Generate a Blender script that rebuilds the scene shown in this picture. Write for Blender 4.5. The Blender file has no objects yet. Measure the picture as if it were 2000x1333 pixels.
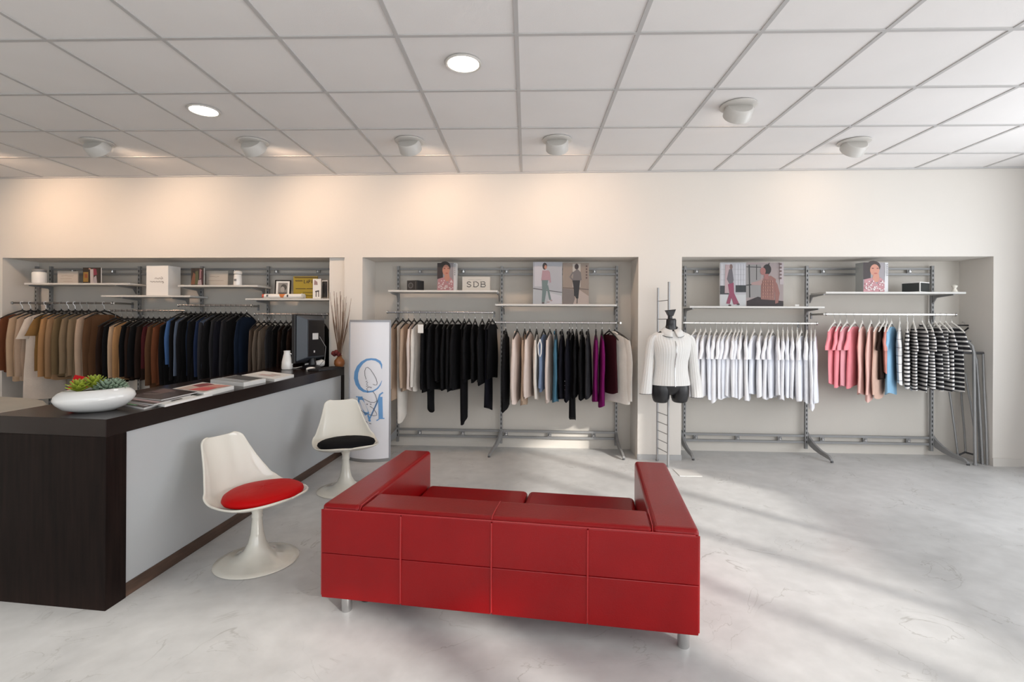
import bpy, math, random
from math import radians as R, sin, cos, pi
from mathutils import Vector, Matrix
random.seed(7)
S = bpy.context.scene
COL = S.collection
# ------------------------------------------------------------------ camera, world, sun, big lights, exposure
F = 980.0; CX = 1000.0; CY = 630.0; CZ = 1.445
YAW = R(1.7); ROLL = R(0.3); CH = 3.054
cam = bpy.data.cameras.new('camera'); cam_o = bpy.data.objects.new('camera', cam); COL.objects.link(cam_o)
cam.sensor_width = 36.0; cam.lens = 36.0 * F / 2000.0; cam.shift_y = -(666.5 - CY) / 2000.0
cam_o.location = (0, 0, CZ)
cam_o.rotation_euler = (Matrix.Rotation(YAW, 3, 'Z') @ Matrix.Rotation(R(90), 3, 'X') @ Matrix.Rotation(ROLL, 3, 'Z')).to_euler()
cam.clip_start = 0.05
S.camera = cam_o
world = bpy.data.worlds.new('sky'); S.world = world; world.use_nodes = True
world.node_tree.nodes['Background'].inputs[0].default_value = (0.80, 0.90, 1.0, 1)
world.node_tree.nodes['Background'].inputs[1].default_value = 1.6
S.view_settings.view_transform = 'Standard'; S.view_settings.look = 'None'
S.view_settings.gamma = 1.0; S.view_settings.use_curve_mapping = False
S.view_settings.exposure = -0.12
def lamp(name, kind, loc, direction, energy, color=(1, 1, 1), **kw):
    l = bpy.data.lights.new(name, kind); l.energy = energy; l.color = color
    for k, v in kw.items(): setattr(l, k, v)
    o = bpy.data.objects.new(name, l); COL.objects.link(o); o.location = loc
    o.rotation_euler = Vector(direction).to_track_quat('-Z', 'Z').to_euler()
    return o
SUN_EL = R(20)
lamp('sun', 'SUN', (8, -4, 5), (-0.707 * cos(SUN_EL), 0.707 * cos(SUN_EL), -sin(SUN_EL)), 6.0, (1.0, 0.95, 0.88), angle=R(1.6))
lamp('shopfront_daylight', 'AREA', (1.4, -2.85, 1.75), (0, 1, 0.16), 88, (1.0, 0.985, 0.96), shape='RECTANGLE', size=6.4, size_y=2.3)
lamp('side_window_daylight', 'AREA', (5.10, 3.3, 1.5), (-1, 0, 0.10), 85, (0.92, 0.96, 1.0), shape='RECTANGLE', size=2.6, size_y=2.4)
lamp('side_window_daylight.001', 'AREA', (5.10, -0.3, 1.5), (-1, 0, 0.10), 120, (0.96, 0.975, 1.0), shape='RECTANGLE', size=3.8, size_y=2.4)

# ------------------------------------------------------------------ where things stand
def ray(px, py):
    x = (px - CX) / F; y = -(py - CY) / F; z = -1.0
    c, s = cos(ROLL), sin(ROLL); x, y = c * x - s * y, s * x + c * y
    x, y, z = x, -z, y
    c, s = cos(YAW), sin(YAW)
    return (c * x - s * y, s * x + c * y, z)
def at_z(px, py, z=0.0):
    d = ray(px, py); t = (z - CZ) / d[2]; return (d[0] * t, d[1] * t)
AW = YAW - R(3.0)
W0 = (-5.386 * sin(YAW), 5.386 * cos(YAW))
UX = (cos(AW), sin(AW)); NX = (-sin(AW), cos(AW))
def at_w(px, py, off=0.0):
    d = ray(px, py)
    t = (W0[0] * NX[0] + W0[1] * NX[1] + off) / (d[0] * NX[0] + d[1] * NX[1])
    return ((d[0] * t - W0[0]) * UX[0] + (d[1] * t - W0[1]) * UX[1], CZ + d[2] * t)
def W(u, off, z=0.0):
    return (W0[0] + UX[0] * u + NX[0] * off, W0[1] + UX[1] * u + NX[1] * off, z)

# ------------------------------------------------------------------ materials
MATS = {}
def mat(name, color, rough=0.6, metal=0.0, var=0.0, vscale=6.0, bump=0.0, bscale=60.0, coat=0.0, sheen=0.0, stripe=None, grain=None, emit=None, stretch=None, spec=None):
    if name in MATS: return MATS[name]
    m = bpy.data.materials.new(name); m.use_nodes = True
    nt = m.node_tree; n = nt.nodes; L = nt.links; b = n['Principled BSDF']
    b.inputs['Base Color'].default_value = (*color, 1); b.inputs['Roughness'].default_value = rough
    b.inputs['Metallic'].default_value = metal
    if coat: b.inputs['Coat Weight'].default_value = coat; b.inputs['Coat Roughness'].default_value = 0.06
    if sheen: b.inputs['Sheen Weight'].default_value = sheen
    if spec is not None: b.inputs['Specular IOR Level'].default_value = spec
    if emit: b.inputs['Emission Color'].default_value = (*emit[:3], 1); b.inputs['Emission Strength'].default_value = emit[3]
    tc = n.new('ShaderNodeTexCoord'); vec = tc.outputs['Object']
    if stretch:
        mp = n.new('ShaderNodeMapping'); mp.inputs['Scale'].default_value = stretch
        L.new(vec, mp.inputs['Vector']); vec = mp.outputs['Vector']
    col = None
    if stripe:      # (colour, period, share, axis): woven or printed stripes
        c2, per, share, ax = stripe
        sep = n.new('ShaderNodeSeparateXYZ'); L.new(tc.outputs['Object'], sep.inputs[0])
        d = n.new('ShaderNodeMath'); d.operation = 'DIVIDE'; d.inputs[1].default_value = per; L.new(sep.outputs[ax], d.inputs[0])
        fr = n.new('ShaderNodeMath'); fr.operation = 'FRACT'; L.new(d.outputs[0], fr.inputs[0])
        lt = n.new('ShaderNodeMath'); lt.operation = 'LESS_THAN'; lt.inputs[1].default_value = share; L.new(fr.outputs[0], lt.inputs[0])
        mx = n.new('ShaderNodeMixRGB'); mx.inputs[1].default_value = (*color, 1); mx.inputs[2].default_value = (*c2, 1)
        L.new(lt.outputs[0], mx.inputs[0]); col = mx.outputs[0]
    if var:
        nz = n.new('ShaderNodeTexNoise'); nz.inputs['Scale'].default_value = vscale; nz.inputs['Detail'].default_value = 5
        L.new(vec, nz.inputs['Vector'])
        mr = n.new('ShaderNodeMapRange'); mr.inputs[1].default_value = .25; mr.inputs[2].default_value = .75
        mr.inputs[3].default_value = 1 - var; mr.inputs[4].default_value = 1 + var; L.new(nz.outputs['Fac'], mr.inputs[0])
        mm = n.new('ShaderNodeMixRGB'); mm.blend_type = 'MULTIPLY'; mm.inputs[0].default_value = 1
        if col: L.new(col, mm.inputs[1])
        else: mm.inputs[1].default_value = (*color, 1)
        L.new(mr.outputs[0], mm.inputs[2]); col = mm.outputs[0]
    if col: L.new(col, b.inputs['Base Color'])
    if bump:
        nb = n.new('ShaderNodeTexNoise'); nb.inputs['Scale'].default_value = bscale; nb.inputs['Detail'].default_value = 3
        L.new(vec, nb.inputs['Vector'])
        bp = n.new('ShaderNodeBump'); bp.inputs['Strength'].default_value = bump; bp.inputs['Distance'].default_value = 0.01
        L.new(nb.outputs['Fac'], bp.inputs['Height']); L.new(bp.outputs[0], b.inputs['Normal'])
    MATS[name] = m
    return m
def floor_mat():
    m = bpy.data.materials.new('polished_cement'); m.use_nodes = True
    nt = m.node_tree; n = nt.nodes; L = nt.links; b = n['Principled BSDF']
    tc = n.new('ShaderNodeTexCoord')
    big = n.new('ShaderNodeTexNoise'); big.inputs['Scale'].default_value = 1.1; big.inputs['Detail'].default_value = 8; big.inputs['Roughness'].default_value = .62; big.inputs['Distortion'].default_value = .6
    L.new(tc.outputs['Object'], big.inputs['Vector'])
    r1 = n.new('ShaderNodeValToRGB'); e = r1.color_ramp.elements
    e[0].position = .30; e[0].color = (.465, .465, .46, 1); e[1].position = .68; e[1].color = (.60, .60, .595, 1)
    L.new(big.outputs['Fac'], r1.inputs[0])
    # fine trowel cracks: thin bands where distorted noise crosses its mean
    cr = n.new('ShaderNodeTexNoise'); cr.inputs['Scale'].default_value = 1.7; cr.inputs['Detail'].default_value = 7; cr.inputs['Distortion'].default_value = 1.5
    L.new(tc.outputs['Object'], cr.inputs['Vector'])
    s = n.new('ShaderNodeMath'); s.operation = 'SUBTRACT'; s.inputs[1].default_value = .5; L.new(cr.outputs['Fac'], s.inputs[0])
    a = n.new('ShaderNodeMath'); a.operation = 'ABSOLUTE'; L.new(s.outputs[0], a.inputs[0])
    mr = n.new('ShaderNodeMapRange'); mr.inputs[1].default_value = 0; mr.inputs[2].default_value = .006; mr.inputs[3].default_value = 1; mr.inputs[4].default_value = 0
    L.new(a.outputs[0], mr.inputs[0])
    msk = n.new('ShaderNodeTexNoise'); msk.inputs['Scale'].default_value = 2.3; msk.inputs['Detail'].default_value = 3; L.new(tc.outputs['Object'], msk.inputs['Vector'])
    mr2 = n.new('ShaderNodeMapRange'); mr2.inputs[1].default_value = .44; mr2.inputs[2].default_value = .60; L.new(msk.outputs['Fac'], mr2.inputs[0])
    mu = n.new('ShaderNodeMath'); mu.operation = 'MULTIPLY'; L.new(mr.outputs[0], mu.inputs[0]); L.new(mr2.outputs[0], mu.inputs[1])
    m2 = n.new('ShaderNodeMath'); m2.operation = 'MULTIPLY'; m2.inputs[1].default_value = .62; L.new(mu.outputs[0], m2.inputs[0])
    mx = n.new('ShaderNodeMixRGB'); mx.inputs[2].default_value = (.28, .27, .25, 1); L.new(m2.outputs[0], mx.inputs[0]); L.new(r1.outputs[0], mx.inputs[1])
    sp = n.new('ShaderNodeTexNoise'); sp.inputs['Scale'].default_value = 9; sp.inputs['Detail'].default_value = 6; L.new(tc.outputs['Object'], sp.inputs['Vector'])
    mr3 = n.new('ShaderNodeMapRange'); mr3.inputs[1].default_value = .3; mr3.inputs[2].default_value = .7; mr3.inputs[3].default_value = .93; mr3.inputs[4].default_value = 1.05; L.new(sp.outputs['Fac'], mr3.inputs[0])
    mm = n.new('ShaderNodeMixRGB'); mm.blend_type = 'MULTIPLY'; mm.inputs[0].default_value = 1; L.new(mx.outputs[0], mm.inputs[1]); L.new(mr3.outputs[0], mm.inputs[2])
    L.new(mm.outputs[0], b.inputs['Base Color'])
    mr4 = n.new('ShaderNodeMapRange'); mr4.inputs[1].default_value = .3; mr4.inputs[2].default_value = .7; mr4.inputs[3].default_value = .30; mr4.inputs[4].default_value = .48; L.new(big.outputs['Fac'], mr4.inputs[0])
    L.new(mr4.outputs[0], b.inputs['Roughness'])
    bp = n.new('ShaderNodeBump'); bp.inputs['Strength'].default_value = .12; bp.inputs['Distance'].default_value = .01; L.new(sp.outputs['Fac'], bp.inputs['Height']); L.new(bp.outputs[0], b.inputs['Normal'])
    return m
def glass_mat():
    m = bpy.data.materials.new('window_glass'); m.use_nodes = True
    nt = m.node_tree; n = nt.nodes; L = nt.links
    for x in list(n):
        if x.type == 'BSDF_PRINCIPLED': n.remove(x)
    t = n.new('ShaderNodeBsdfTransparent'); g = n.new('ShaderNodeBsdfGlossy'); g.inputs['Roughness'].default_value = .02
    mx = n.new('ShaderNodeMixShader'); mx.inputs[0].default_value = .05
    L.new(t.outputs[0], mx.inputs[1]); L.new(g.outputs[0], mx.inputs[2]); L.new(mx.outputs[0], n['Material Output'].inputs[0])
    return m
M = dict(
    ladder=mat('satin_ladder_steel', (.36, .36, .365), .4, .6),
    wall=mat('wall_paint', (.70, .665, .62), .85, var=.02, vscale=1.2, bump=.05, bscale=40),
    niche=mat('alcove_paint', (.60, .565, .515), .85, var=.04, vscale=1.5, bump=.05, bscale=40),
    tile=mat('ceiling_tile_mineral', (.83, .81, .80), .9, var=.025, vscale=2.0, bump=.08, bscale=220),
    tbar=mat('ceiling_bar_enamel', (.52, .51, .505), .5),
    base=mat('grey_skirting', (.42, .42, .42), .6), wbase=mat('pale_skirting', (.66, .63, .59), .6),
    white=mat('white_enamel', (.72, .71, .69), .35), lampw=mat('lamp_housing_enamel', (.58, .56, .53), .35),
    wenge=mat('wenge_wood', (.010, .0055, .0045), .45, var=.5, vscale=3.5, spec=.10, stretch=(14, 14, 1.0)),
    wenge_h=mat('wenge_wood_top', (.013, .007, .006), .22, var=.2, vscale=2.5, spec=.25, stretch=(6, .6, 2)),
    kick=mat('worn_brown_kickboard', (.075, .042, .028), .5, var=.5, vscale=5, stretch=(8, 1, 8)),
    panel=mat('satin_grey_panel', (.46, .475, .485), .42, var=.02, vscale=2),
    leather=mat('red_leather', (.255, .0015, .003), .30, var=.10, vscale=5, bump=.10, bscale=160, spec=.28, coat=.06),
    seam=mat('red_leather_piping', (.36, .012, .014), .35),
    chrome=mat('brushed_steel', (.60, .60, .60), .25, 1.0), steel=mat('grey_painted_steel', (.27, .27, .27), .45, .3),
    steel_d=mat('dark_steel', (.11, .11, .115), .5, .5), rail=mat('chrome_rail', (.55, .53, .50), .28, 1.0), raild=mat('dark_chrome_rail', (.24, .22, .21), .25, 1.0), hole=mat('slot_black', (.01, .01, .01), .8),
    shelf=mat('shelf_laminate', (.60, .59, .57), .45), shellw=mat('glossy_ivory_shell', (.76, .73, .65), .14, coat=.6, var=.015, vscale=3),
    redfab=mat('red_cushion_cloth', (.50, .002, .003), .5, spec=.12, bump=.1, bscale=30), blackfab=mat('black_cushion_cloth', (.006, .006, .007), .9, spec=.15, bump=.1, bscale=90),
    black=mat('black_plastic', (.012, .012, .014), .35), blackmatte=mat('black_matte', (.016, .016, .018), .6), greyplast=mat('blue_grey_plastic', (.05, .06, .075), .4),
    ceramic=mat('white_glazed_ceramic', (.80, .79, .77), .12, coat=.4), soil=mat('dark_soil', (.02, .014, .01), .95, bump=.8, bscale=60),
    hangb=mat('black_hanger_plastic', (.014, .014, .014), .35), hangw=mat('white_hanger_plastic', (.74, .72, .68), .35), hangt=mat('beige_hanger_wood', (.42, .28, .2), .5),
    lens=mat('lit_lamp_lens', (1, 1, 1), .4, emit=(1.0, .90, .78, 9.0)), glass=glass_mat(), floor=floor_mat(),
    brick=mat('outside_render', (.55, .53, .50), .9, var=.08, vscale=2), ground=mat('outside_paving', (.30, .30, .29), .9, var=.1, vscale=3),
    brownframe=mat('brown_window_frame', (.09, .05, .03), .5), paper=mat('white_paper', (.78, .77, .75), .6), pages=mat('magazine_pages', (.66, .64, .62), .7),
    desk=mat('pale_desk_top', (.58, .54, .46), .4, var=.08, vscale=4), leafg=mat('yellow_green_leaf', (.30, .36, .04), .4, var=.4, vscale=30), leafs=mat('grey_green_leaf', (.20, .27, .19), .5, var=.35, vscale=40),
    redcard=mat('red_card', (.50, .002, .005), .5, spec=.2), twig=mat('dry_twig_bark', (.16, .09, .055), .8, var=.3, vscale=20), orange=mat('orange_brown_glaze', (.28, .10, .03), .3, var=.4, vscale=10), darkred=mat('dark_red_petal', (.12, .01, .012), .6),
    mannequin=mat('mannequin_black', (.012, .012, .014), .32, bump=.05, bscale=30),
    knit=mat('ribbed_white_knit', (.74, .73, .71), .8, sheen=.2), banner=mat('banner_face_white', (.80, .80, .84), .35), bannerside=mat('banner_side_grey', (.33, .34, .37), .4),
)
def paint(r, g, b):
    return mat('print_%02x%02x%02x' % (int(r * 255), int(g * 255), int(b * 255)), (r, g, b), .5)

# ------------------------------------------------------------------ mesh building
class MB:
    def __init__(s): s.v = []; s.f = []; s.mi = []; s.m = 0; s.x = Matrix.Identity(4)
    def vert(s, p):
        s.v.append(tuple(s.x @ Vector(p))); return len(s.v) - 1
    def face(s, idx): s.f.append(tuple(idx)); s.mi.append(s.m)
    def box(s, x0, x1, y0, y1, z0, z1):
        i = [s.vert(p) for p in ((x0, y0, z0), (x1, y0, z0), (x1, y1, z0), (x0, y1, z0), (x0, y0, z1), (x1, y0, z1), (x1, y1, z1), (x0, y1, z1))]
        for q in ((3, 2, 1, 0), (4, 5, 6, 7), (0, 1, 5, 4), (1, 2, 6, 5), (2, 3, 7, 6), (3, 0, 4, 7)): s.face([i[k] for k in q])
        return s
    def prism(s, pts, z0, z1):
        n = len(pts); a = [s.vert((p[0], p[1], z0)) for p in pts]; b = [s.vert((p[0], p[1], z1)) for p in pts]
        s.face(a[::-1]); s.face(b)
        for k in range(n): s.face((a[k], a[(k + 1) % n], b[(k + 1) % n], b[k]))
        return s
    def loops(s, rings, closed=True, cap=True):
        ids = [[s.vert(p) for p in r] for r in rings]; n = len(rings[0])
        for a, b in zip(ids, ids[1:]):
            for k in range(n if closed else n - 1): s.face((a[k], a[(k + 1) % n], b[(k + 1) % n], b[k]))
        if cap and closed: s.face(ids[0][::-1]); s.face(ids[-1])
        return s
    def tube(s, pts, r, seg=8, cap=True):
        P = [Vector(p) for p in pts]; rr = r if isinstance(r, (list, tuple)) else [r] * len(P); rings = []
        up = None
        for k, p in enumerate(P):
            t = (P[min(k + 1, len(P) - 1)] - P[max(k - 1, 0)]).normalized()
            if up is None:
                up = Vector((0, 0, 1)) if abs(t.z) < .9 else Vector((1, 0, 0))
            a = (up - t * up.dot(t)).normalized(); up = a; b = t.cross(a)
            rings.append([p + (a * cos(2 * pi * j / seg) + b * sin(2 * pi * j / seg)) * rr[k] for j in range(seg)])
        s.loops(rings, cap=cap); return s
    def lathe(s, prof, seg=32, sx=1, sy=1, c=(0, 0, 0)):
        s.loops([[(c[0] + r * sx * cos(2 * pi * j / seg), c[1] + r * sy * sin(2 * pi * j / seg), c[2] + z) for j in range(seg)] for r, z in prof]); return s
    def build(s, name, mats, parent=None, smooth=False, loc=None, rz=None, bevel=0, bseg=2, angle=40):
        me = bpy.data.meshes.new(name); me.from_pydata(s.v, [], s.f)
        if not isinstance(mats, (list, tuple)): mats = [mats]
        for m in mats: me.materials.append(m)
        me.polygons.foreach_set('material_index', s.mi)
        if smooth:
            me.polygons.foreach_set('use_smooth', [True] * len(s.f)); me.set_sharp_from_angle(angle=R(angle))
        me.update()
        o = bpy.data.objects.new(name, me); COL.objects.link(o)
        if parent: o.parent = parent
        if loc: o.location = loc
        if rz is not None: o.rotation_euler[2] = rz
        if bevel:
            b = o.modifiers.new('bevel', 'BEVEL'); b.width = bevel; b.segments = bseg; b.limit_method = 'ANGLE'; b.angle_limit = R(40)
        return o
def box(name, m, x0, x1, y0, y1, z0, z1, parent=None, **k): return MB().box(x0, x1, y0, y1, z0, z1).build(name, m, parent, **k)
def tag(o, label=None, cat=None, group=None, kind=None):
    if label: o['label'] = label
    if cat: o['category'] = cat
    if group: o['group'] = group
    if kind: o['kind'] = kind
    return o
def thing(name, label, cat, loc=(0, 0, 0), rz=0.0, group=None):
    o = bpy.data.objects.new(name, None); COL.objects.link(o); o.location = loc; o.rotation_euler[2] = rz; o.empty_display_size = .05
    return tag(o, label, cat, group)
def structure(o): o['kind'] = 'structure'; return o
# flat print: shapes in 2D (s right, t up) laid on a surface given by fn(s, t, lift)
def ink(name, parent, fn, shapes, smooth=False):
    b = MB(); mats = []; lay = 0
    for sh in shapes:
        kind, col = sh[0], sh[1]; mm = paint(*col)
        if mm not in mats: mats.append(mm)
        b.m = mats.index(mm); lay += 1; h = .0006 + .00025 * lay
        if kind == 'poly':
            b.face([b.vert(fn(p[0], p[1], h)) for p in sh[2]])
        elif kind == 'rect':
            x0, y0, x1, y1 = sh[2]; b.face([b.vert(fn(*p, h)) for p in ((x0, y0), (x1, y0), (x1, y1), (x0, y1))])
        elif kind == 'oval':
            cx, cy, rx, ry = sh[2]; b.face([b.vert(fn(cx + rx * cos(2 * pi * k / 16), cy + ry * sin(2 * pi * k / 16), h)) for k in range(16)])
        else:           # stroke: points, width or list of widths
            P = [Vector((p[0], p[1])) for p in sh[2]]; w = sh[3]; w = w if isinstance(w, (list, tuple)) else [w] * len(P); prev = None
            for k, p in enumerate(P):
                t = P[min(k + 1, len(P) - 1)] - P[max(k - 1, 0)]
                t = t.normalized() if t.length > 0 else Vector((1, 0)); q = Vector((-t.y, t.x)) * w[k] / 2
                cur = (b.vert(fn(*(p - q), h)), b.vert(fn(*(p + q), h)))
                if prev: b.face((prev[0], cur[0], cur[1], prev[1]))
                prev = cur
    return b.build(name, mats, parent)
GLY = {  # plain stroke lettering on a unit box
    'A': [[(0, 0), (.5, 1), (1, 0)], [(.2, .38), (.8, .38)]], 'B': [[(0, 0), (0, 1), (.7, 1), (.85, .78), (.7, .54), (0, .54)], [(.7, .54), (.95, .28), (.75, 0), (0, 0)]],
    'D': [[(0, 0), (0, 1), (.55, 1), (.95, .7), (.95, .3), (.55, 0), (0, 0)]], 'E': [[(.9, 1), (0, 1), (0, 0), (.9, 0)], [(0, .5), (.7, .5)]],
    'S': [[(.9, .85), (.6, 1), (.25, .98), (.05, .75), (.3, .55), (.7, .45), (.93, .25), (.7, .02), (.3, 0), (.03, .17)]],
    'L': [[(0, 1), (0, 0), (.8, 0)]], 'P': [[(0, 0), (0, 1), (.8, 1), (.9, .75), (.8, .5), (0, .5)]], 'I': [[(.5, 0), (.5, 1)]],
    'R': [[(0, 0), (0, 1), (.8, 1), (.9, .75), (.8, .5), (0, .5)], [(.4, .5), (.9, 0)]]}
def letters(text, x, y, w, h, gap, col, th, serif=False):
    out = []
    for ch in text:
        for st in GLY.get(ch, []): out.append(('line', col, [(x + a * w, y + b * h) for a, b in st], th))
        if serif:
            for cx in ((0, 1) if ch not in 'SBD' else (0,)):
                if ch != 'S': out += [('line', col, [(x + cx * w - w * .18, y), (x + cx * w + w * .18, y)], th * .6), ('line', col, [(x + cx * w - w * .18, y + h), (x + cx * w + w * .18, y + h)], th * .6)]
        x += w + gap
    return out
def face_y(y):      # a face looking along -y of its parent
    return lambda s, t, h: (s, y - h, t)
# ================================================================== the shell of the shop
XL, XR, YB = -6.4, 5.215, -3.0
ND = 0.42                      # depth of the alcoves
SOF = 2.145                    # underside of the bulkhead
structure(box('floor', M['floor'], -7.2, 7.2, YB - .1, 6.6, -.06, 0))
# back wall: bulkhead, piers, alcove backs, all in the wall's own frame
wb = bpy.data.objects.new('wall_back', None); COL.objects.link(wb); wb.location = W(0, 0); wb.rotation_euler[2] = AW; wb['kind'] = 'structure'
def wbox(name, m, u0, u1, o0, o1, z0, z1, **k): return box(name, m, u0, u1, o0, o1, z0, z1, wb, **k)
A0, A1, B0, B1, C0, C1 = -5.788, -2.018, -1.636, 1.338, 1.792, 4.925
wbox('bulkhead', M['wall'], -6.5, 5.5, 0, ND + .05, SOF, CH + .03)
wbox('pier', M['wall'], -6.5, A0, 0, ND, 0, SOF)
wbox('pier', M['wall'], A1, -1.832, .035, ND, 0, SOF)
wbox('pier', M['wall'], -1.836, B0, 0, ND, 0, SOF)
wbox('pier', M['wall'], B1, C0, 0, ND, 0, SOF)
wbox('pier', M['wall'], C1, 5.35, 0, ND, 0, SOF)
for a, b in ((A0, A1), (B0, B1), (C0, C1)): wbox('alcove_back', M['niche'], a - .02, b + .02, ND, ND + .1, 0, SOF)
structure(MB().box(B1 - .004, C0 + .004, -.010, .0, 0, .055).build('baseboard_pillar', M['base'], None, loc=W(0, 0), rz=AW))
structure(MB().box(C1 - .004, 5.2, -.012, .0, 0, .085).build('baseboard_right', M['wbase'], None, loc=W(0, 0), rz=AW))
structure(MB().box(-1.86, B0 + .004, -.010, .0, 0, .055).build('baseboard_middle', M['base'], None, loc=W(0, 0), rz=AW))
# side walls and the shopfront behind the photographer
structure(box('wall_left', M['wall'], XL - .1, XL, YB, 5.6, 0, CH))
wr = bpy.data.objects.new('wall_right', None); COL.objects.link(wr); wr['kind'] = 'structure'
def rbox(n, y0, y1, z0, z1, m='wall', x0=XR, x1=XR + .16): return box(n, M[m], x0, x1, y0, y1, z0, z1, wr)
rbox('pier', 4.78, 5.26, 0, CH); rbox('pier', 1.30, 1.95, .15, 2.78); rbox('pier', YB, -2.35, .15, 2.78)
rbox('sill_wall', YB, 4.78, 0, .15); rbox('lintel', YB, 4.78, 2.78, CH)
def window(n, y0, y1, cnt):
    w = bpy.data.objects.new('window_%d' % n, None); COL.objects.link(w); w['kind'] = 'structure'
    st = (y1 - y0) / cnt
    for k in range(cnt + 1):
        y = y0 + k * st; box('mullion', M['brownframe'], XR + .02, XR + .09, y - .035, y + .035, .15, 2.78, w)
    for z in (.185, 2.745): box('frame_rail', M['brownframe'], XR + .02, XR + .09, y0, y1, z - .035, z + .035, w)
    for k in range(cnt): box('pane', M['glass'], XR + .05, XR + .056, y0 + k * st + .035, y0 + (k + 1) * st - .035, .22, 2.71, w)
window(1, 1.95, 4.78, 3); window(2, -2.35, 1.30, 4)
# brown window casing that shows at the right edge of the picture
structure(box('trim_1', M['brownframe'], XR - .035, XR, 4.70, 5.20, .0, 3.02))
wf = bpy.data.objects.new('wall_front', None); COL.objects.link(wf); wf['kind'] = 'structure'
box('sill_wall', M['wall'], XL, XR, YB - .12, YB, 0, .35, wf); box('lintel', M['wall'], XL, XR, YB - .12, YB, 2.9, CH, wf)
for x in (XL + .3, -3.4, -.6, 2.2, XR - .3): box('pier', M['wall'], x - .1, x + .1, YB - .12, YB, .35, 2.9, wf)
w3 = bpy.data.objects.new('window_3', None); COL.objects.link(w3); w3['kind'] = 'structure'
for a, b in ((XL + .4, -3.5), (-3.3, -.7), (-.5, 2.1), (2.3, XR - .4)): box('pane', M['glass'], a, b, YB - .07, YB - .06, .36, 2.89, w3)
# outside, unseen: a low and a tall block added to shade the side windows
structure(box('outside_sun_block_low', M['brick'], 6.25, 6.40, -6, .8, -.1, 2.12))
structure(box('outside_sun_block_tall', M['brick'], 6.25, 9.5, .8, 9, -.1, 6.0))
structure(box('outside_ground', M['ground'], -12, 12, -14, 8, -.16, -.08))
# suspended ceiling: slab, bars and every tile in view
T = 0.675; GX = -.098 * T; GY = .155 * T
ce = bpy.data.objects.new('ceiling', None); COL.objects.link(ce); ce['kind'] = 'structure'
box('soffit', M['tile'], XL - .05, XR + .3, YB - .1, 5.7, CH + .05, CH + .12, ce)
def wall_y(x): return W0[1] + (x - W0[0]) * math.tan(AW) - .003
ys = []
for j in range(-5, 9):
    y0, y1 = GY + j * T, GY + (j + 1) * T
    for i in range(-10, 9):
        x0, x1 = max(GX + i * T, XL), min(GX + (i + 1) * T, XR)
        if x1 - x0 < .05 or y0 > 5.5: continue
        g = .010; a, b = wall_y(x0 + g), wall_y(x1 - g)
        c0, c1 = min(y1 - g, a), min(y1 - g, b)
        if c0 - y0 < .04: continue
        if j < 0 and False: continue
        MB().prism([(x0 + g, y0 + g), (x1 - g, y0 + g), (x1 - g, c1), (x0 + g, c0)], CH + .004, CH + .018).build('ceiling_tile', M['tile'], ce)
b = MB()
for i in range(-9, 9):
    x = GX + i * T
    if XL < x < XR: b = MB().box(x - .012, x + .012, YB, wall_y(x), CH - .002, CH + .004); b.build('ceiling_bar', M['tbar'], ce)
for j in range(-4, 9):
    y = GY + j * T
    if y < 5.2: MB().box(XL, XR, y - .012, y + .012, CH - .0025, CH + .0035).build('ceiling_bar', M['tbar'], ce)
MB().prism([(XL, wall_y(XL) - .012), (XR, wall_y(XR) - .012), (XR, wall_y(XR)), (XL, wall_y(XL))], CH - .012, CH + .003).build('edge_trim', M['tbar'], ce)

# ------------------------------------------------------------------ ceiling lamps
LG = 'recessed ceiling downlights'
for (px, py), lab in (((905, 123), 'glowing round downlight in the ceiling, nearest to the camera above the sofa'), ((398, 215), 'glowing round downlight in the ceiling above the counter')):
    x, y = at_z(px, py, CH)
    t = thing('downlight', lab, 'ceiling light', (x, y, CH), 0, LG)
    MB().lathe([(.098, -.001), (.112, -.001), (.114, -.007), (.108, -.013), (.098, -.010), (.096, -.003)], 40).build('trim_ring', M['lampw'], t, smooth=True)
    MB().lathe([(.0965, -.003), (.0965, -.006), (.08, -.0075), (.001, -.008)], 40).build('lamp_lens', M['lens'], t, smooth=True)
    lamp('downlight_glow', 'SPOT', (x, y, CH - .02), (0, 0, -1), 26, (1.0, .86, .70), spot_size=R(150), spot_blend=1.0, shadow_soft_size=.09)
spots = [((-125, 291), 0, 'added unseen beyond the left edge'), ((190, 290), 0, 'leftmost of those seen in the ceiling'), ((495, 289), 0, 'second from the left in the row'),  # first one is an added lamp, out of view, warming the far left wall
         ((800, 287), 0, 'third from the left in the row'), ((1088, 285), 0, 'fourth from the left in the row'),
         ((1442, 218), 0, 'nearest and largest of the drum spotlights, apart from the row'), ((1668, 289), 0, 'rightmost of the ceiling spotlights')]
aims = [.20, .22, .36, .30, .25, .1, .0]
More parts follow.
